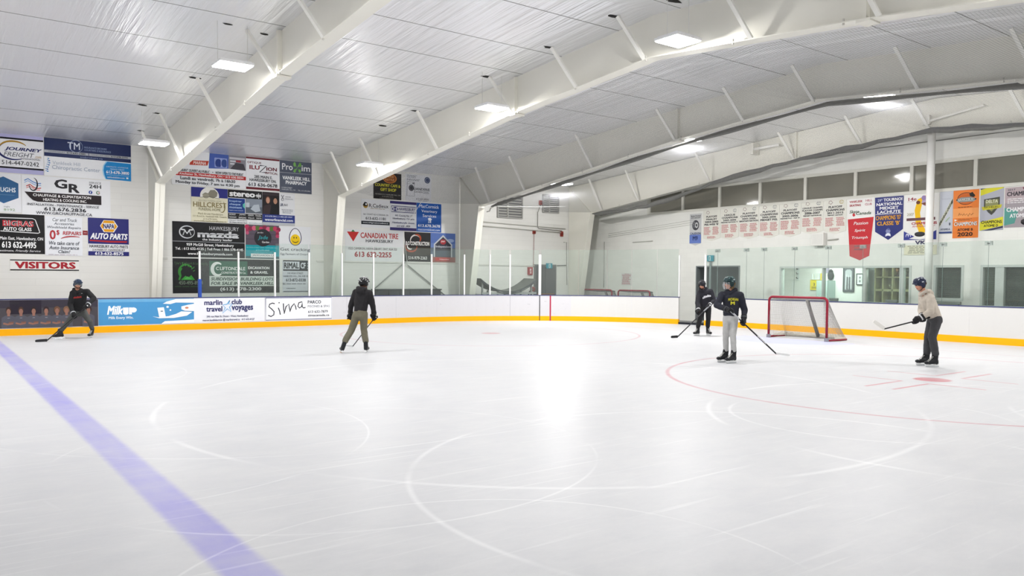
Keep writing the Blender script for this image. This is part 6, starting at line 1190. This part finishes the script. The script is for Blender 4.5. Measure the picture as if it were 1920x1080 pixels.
print_on(hd, 'MICHIGAN', (.055, -.2, 1.315), ri, (0, 0, 1), fr, .20, .055, '#D8D23A', bold=.03, arch=.012); print_on(hd, 'M', (.045, -.2, 1.245), ri, (0, 0, 1), fr, .085, .068, '#D8D23A', bold=.05)
st, o = stick('black hockey stick with white lettering and white taped blade, held by the skater in sweatpants', bt, hl, tp, MW4, ('#232326', '#B9BBBF', '#2A2A2C', '#ECECEC'))
hb = MW4 @ V(hl); bb = MW4 @ V(bt); axv = (bb-hb).normalized(); vx = axv; vy = V((0, 0, 1)) - axv*axv.z; vy = vy.normalized(); nn = V((fw.x, fw.y, fw.z)); nn = -(nn - axv*nn.dot(axv)); nn = (nn - vy*nn.dot(vy)).normalized()
vs, fs = text_mesh('BAUER', .06, 0); mb = MB(); L0 = .42
mb.add([axv*(L0+.34*(1-x)) + vy*(.028*(y-.5)) + nn*(.0175+q*.0003) for x, y, q in vs], fs, M('#ECECEC', .5)); mb.build('shaft_lettering', None, st)

# 5: right, side view, leaning over a raised stick
J = dict(head=(-.265, .0, 1.655), neck=(-.175, .0, 1.515), shA=(-.125, -.17, 1.385), shB=(-.105, .17, 1.39), elA=(-.155, -.24, 1.12), haA=(-.43, -.17, .925), elB=(-.12, .20, 1.12), haB=(-.30, -.06, .935),
         hem=(.03, .0, 1.02), hipA=(.055, -.085, .955), hipB=(.06, .085, .95), knA=(-.035, -.09, .60), anA=(.035, -.10, .265), knB=(-.02, .09, .59), anB=(.0, .16, .265), toeA=(-1, -.12, 0), toeB=(-1, .05, 0))
J['wrA'] = wrist(J['elA'], J['haA']); J['wrB'] = wrist(J['elB'], J['haB'])
hl, tp = (-1.12, -.34, .775), (-1.345, -.40, .93); d1 = V(hl)-V(J['haA']); bt = tuple(V(J['haA']) - d1.normalized()*.34); J['haB'] = tuple(V(bt)+d1.normalized()*.16); J['wrB'] = wrist(J['elB'], J['haB'])
t, hd, RB, MW5 = skater('person in beige hoodie and charcoal trousers leaning forward in side view, navy helmet', (-3.948, -5.666), J, (-1, -.08, 0), (-.97, -.2, -.30), (-.25, 0), '#BDB3A6', '#3E3E41',
    dict(shell='#262C42', vent='#E3E6EC', cage=False, visor=False, hair='#3E2C20'), ('#1B1B1D', '#C9C9CC'), dict(axisA=d1, axisB=d1, sideB=-1, cuff=.98, thigh=.105, knee=.082, ankle=.072, hem_r=(.165, .15, .07), chest_r=(.18, .135, .10)))
stick('black hockey stick with white taped blade raised off the ice by the beige skater', bt, hl, tp, MW5, ('#1E1E20', '#1A1A1C', '#26262A', '#E6E4DE'))
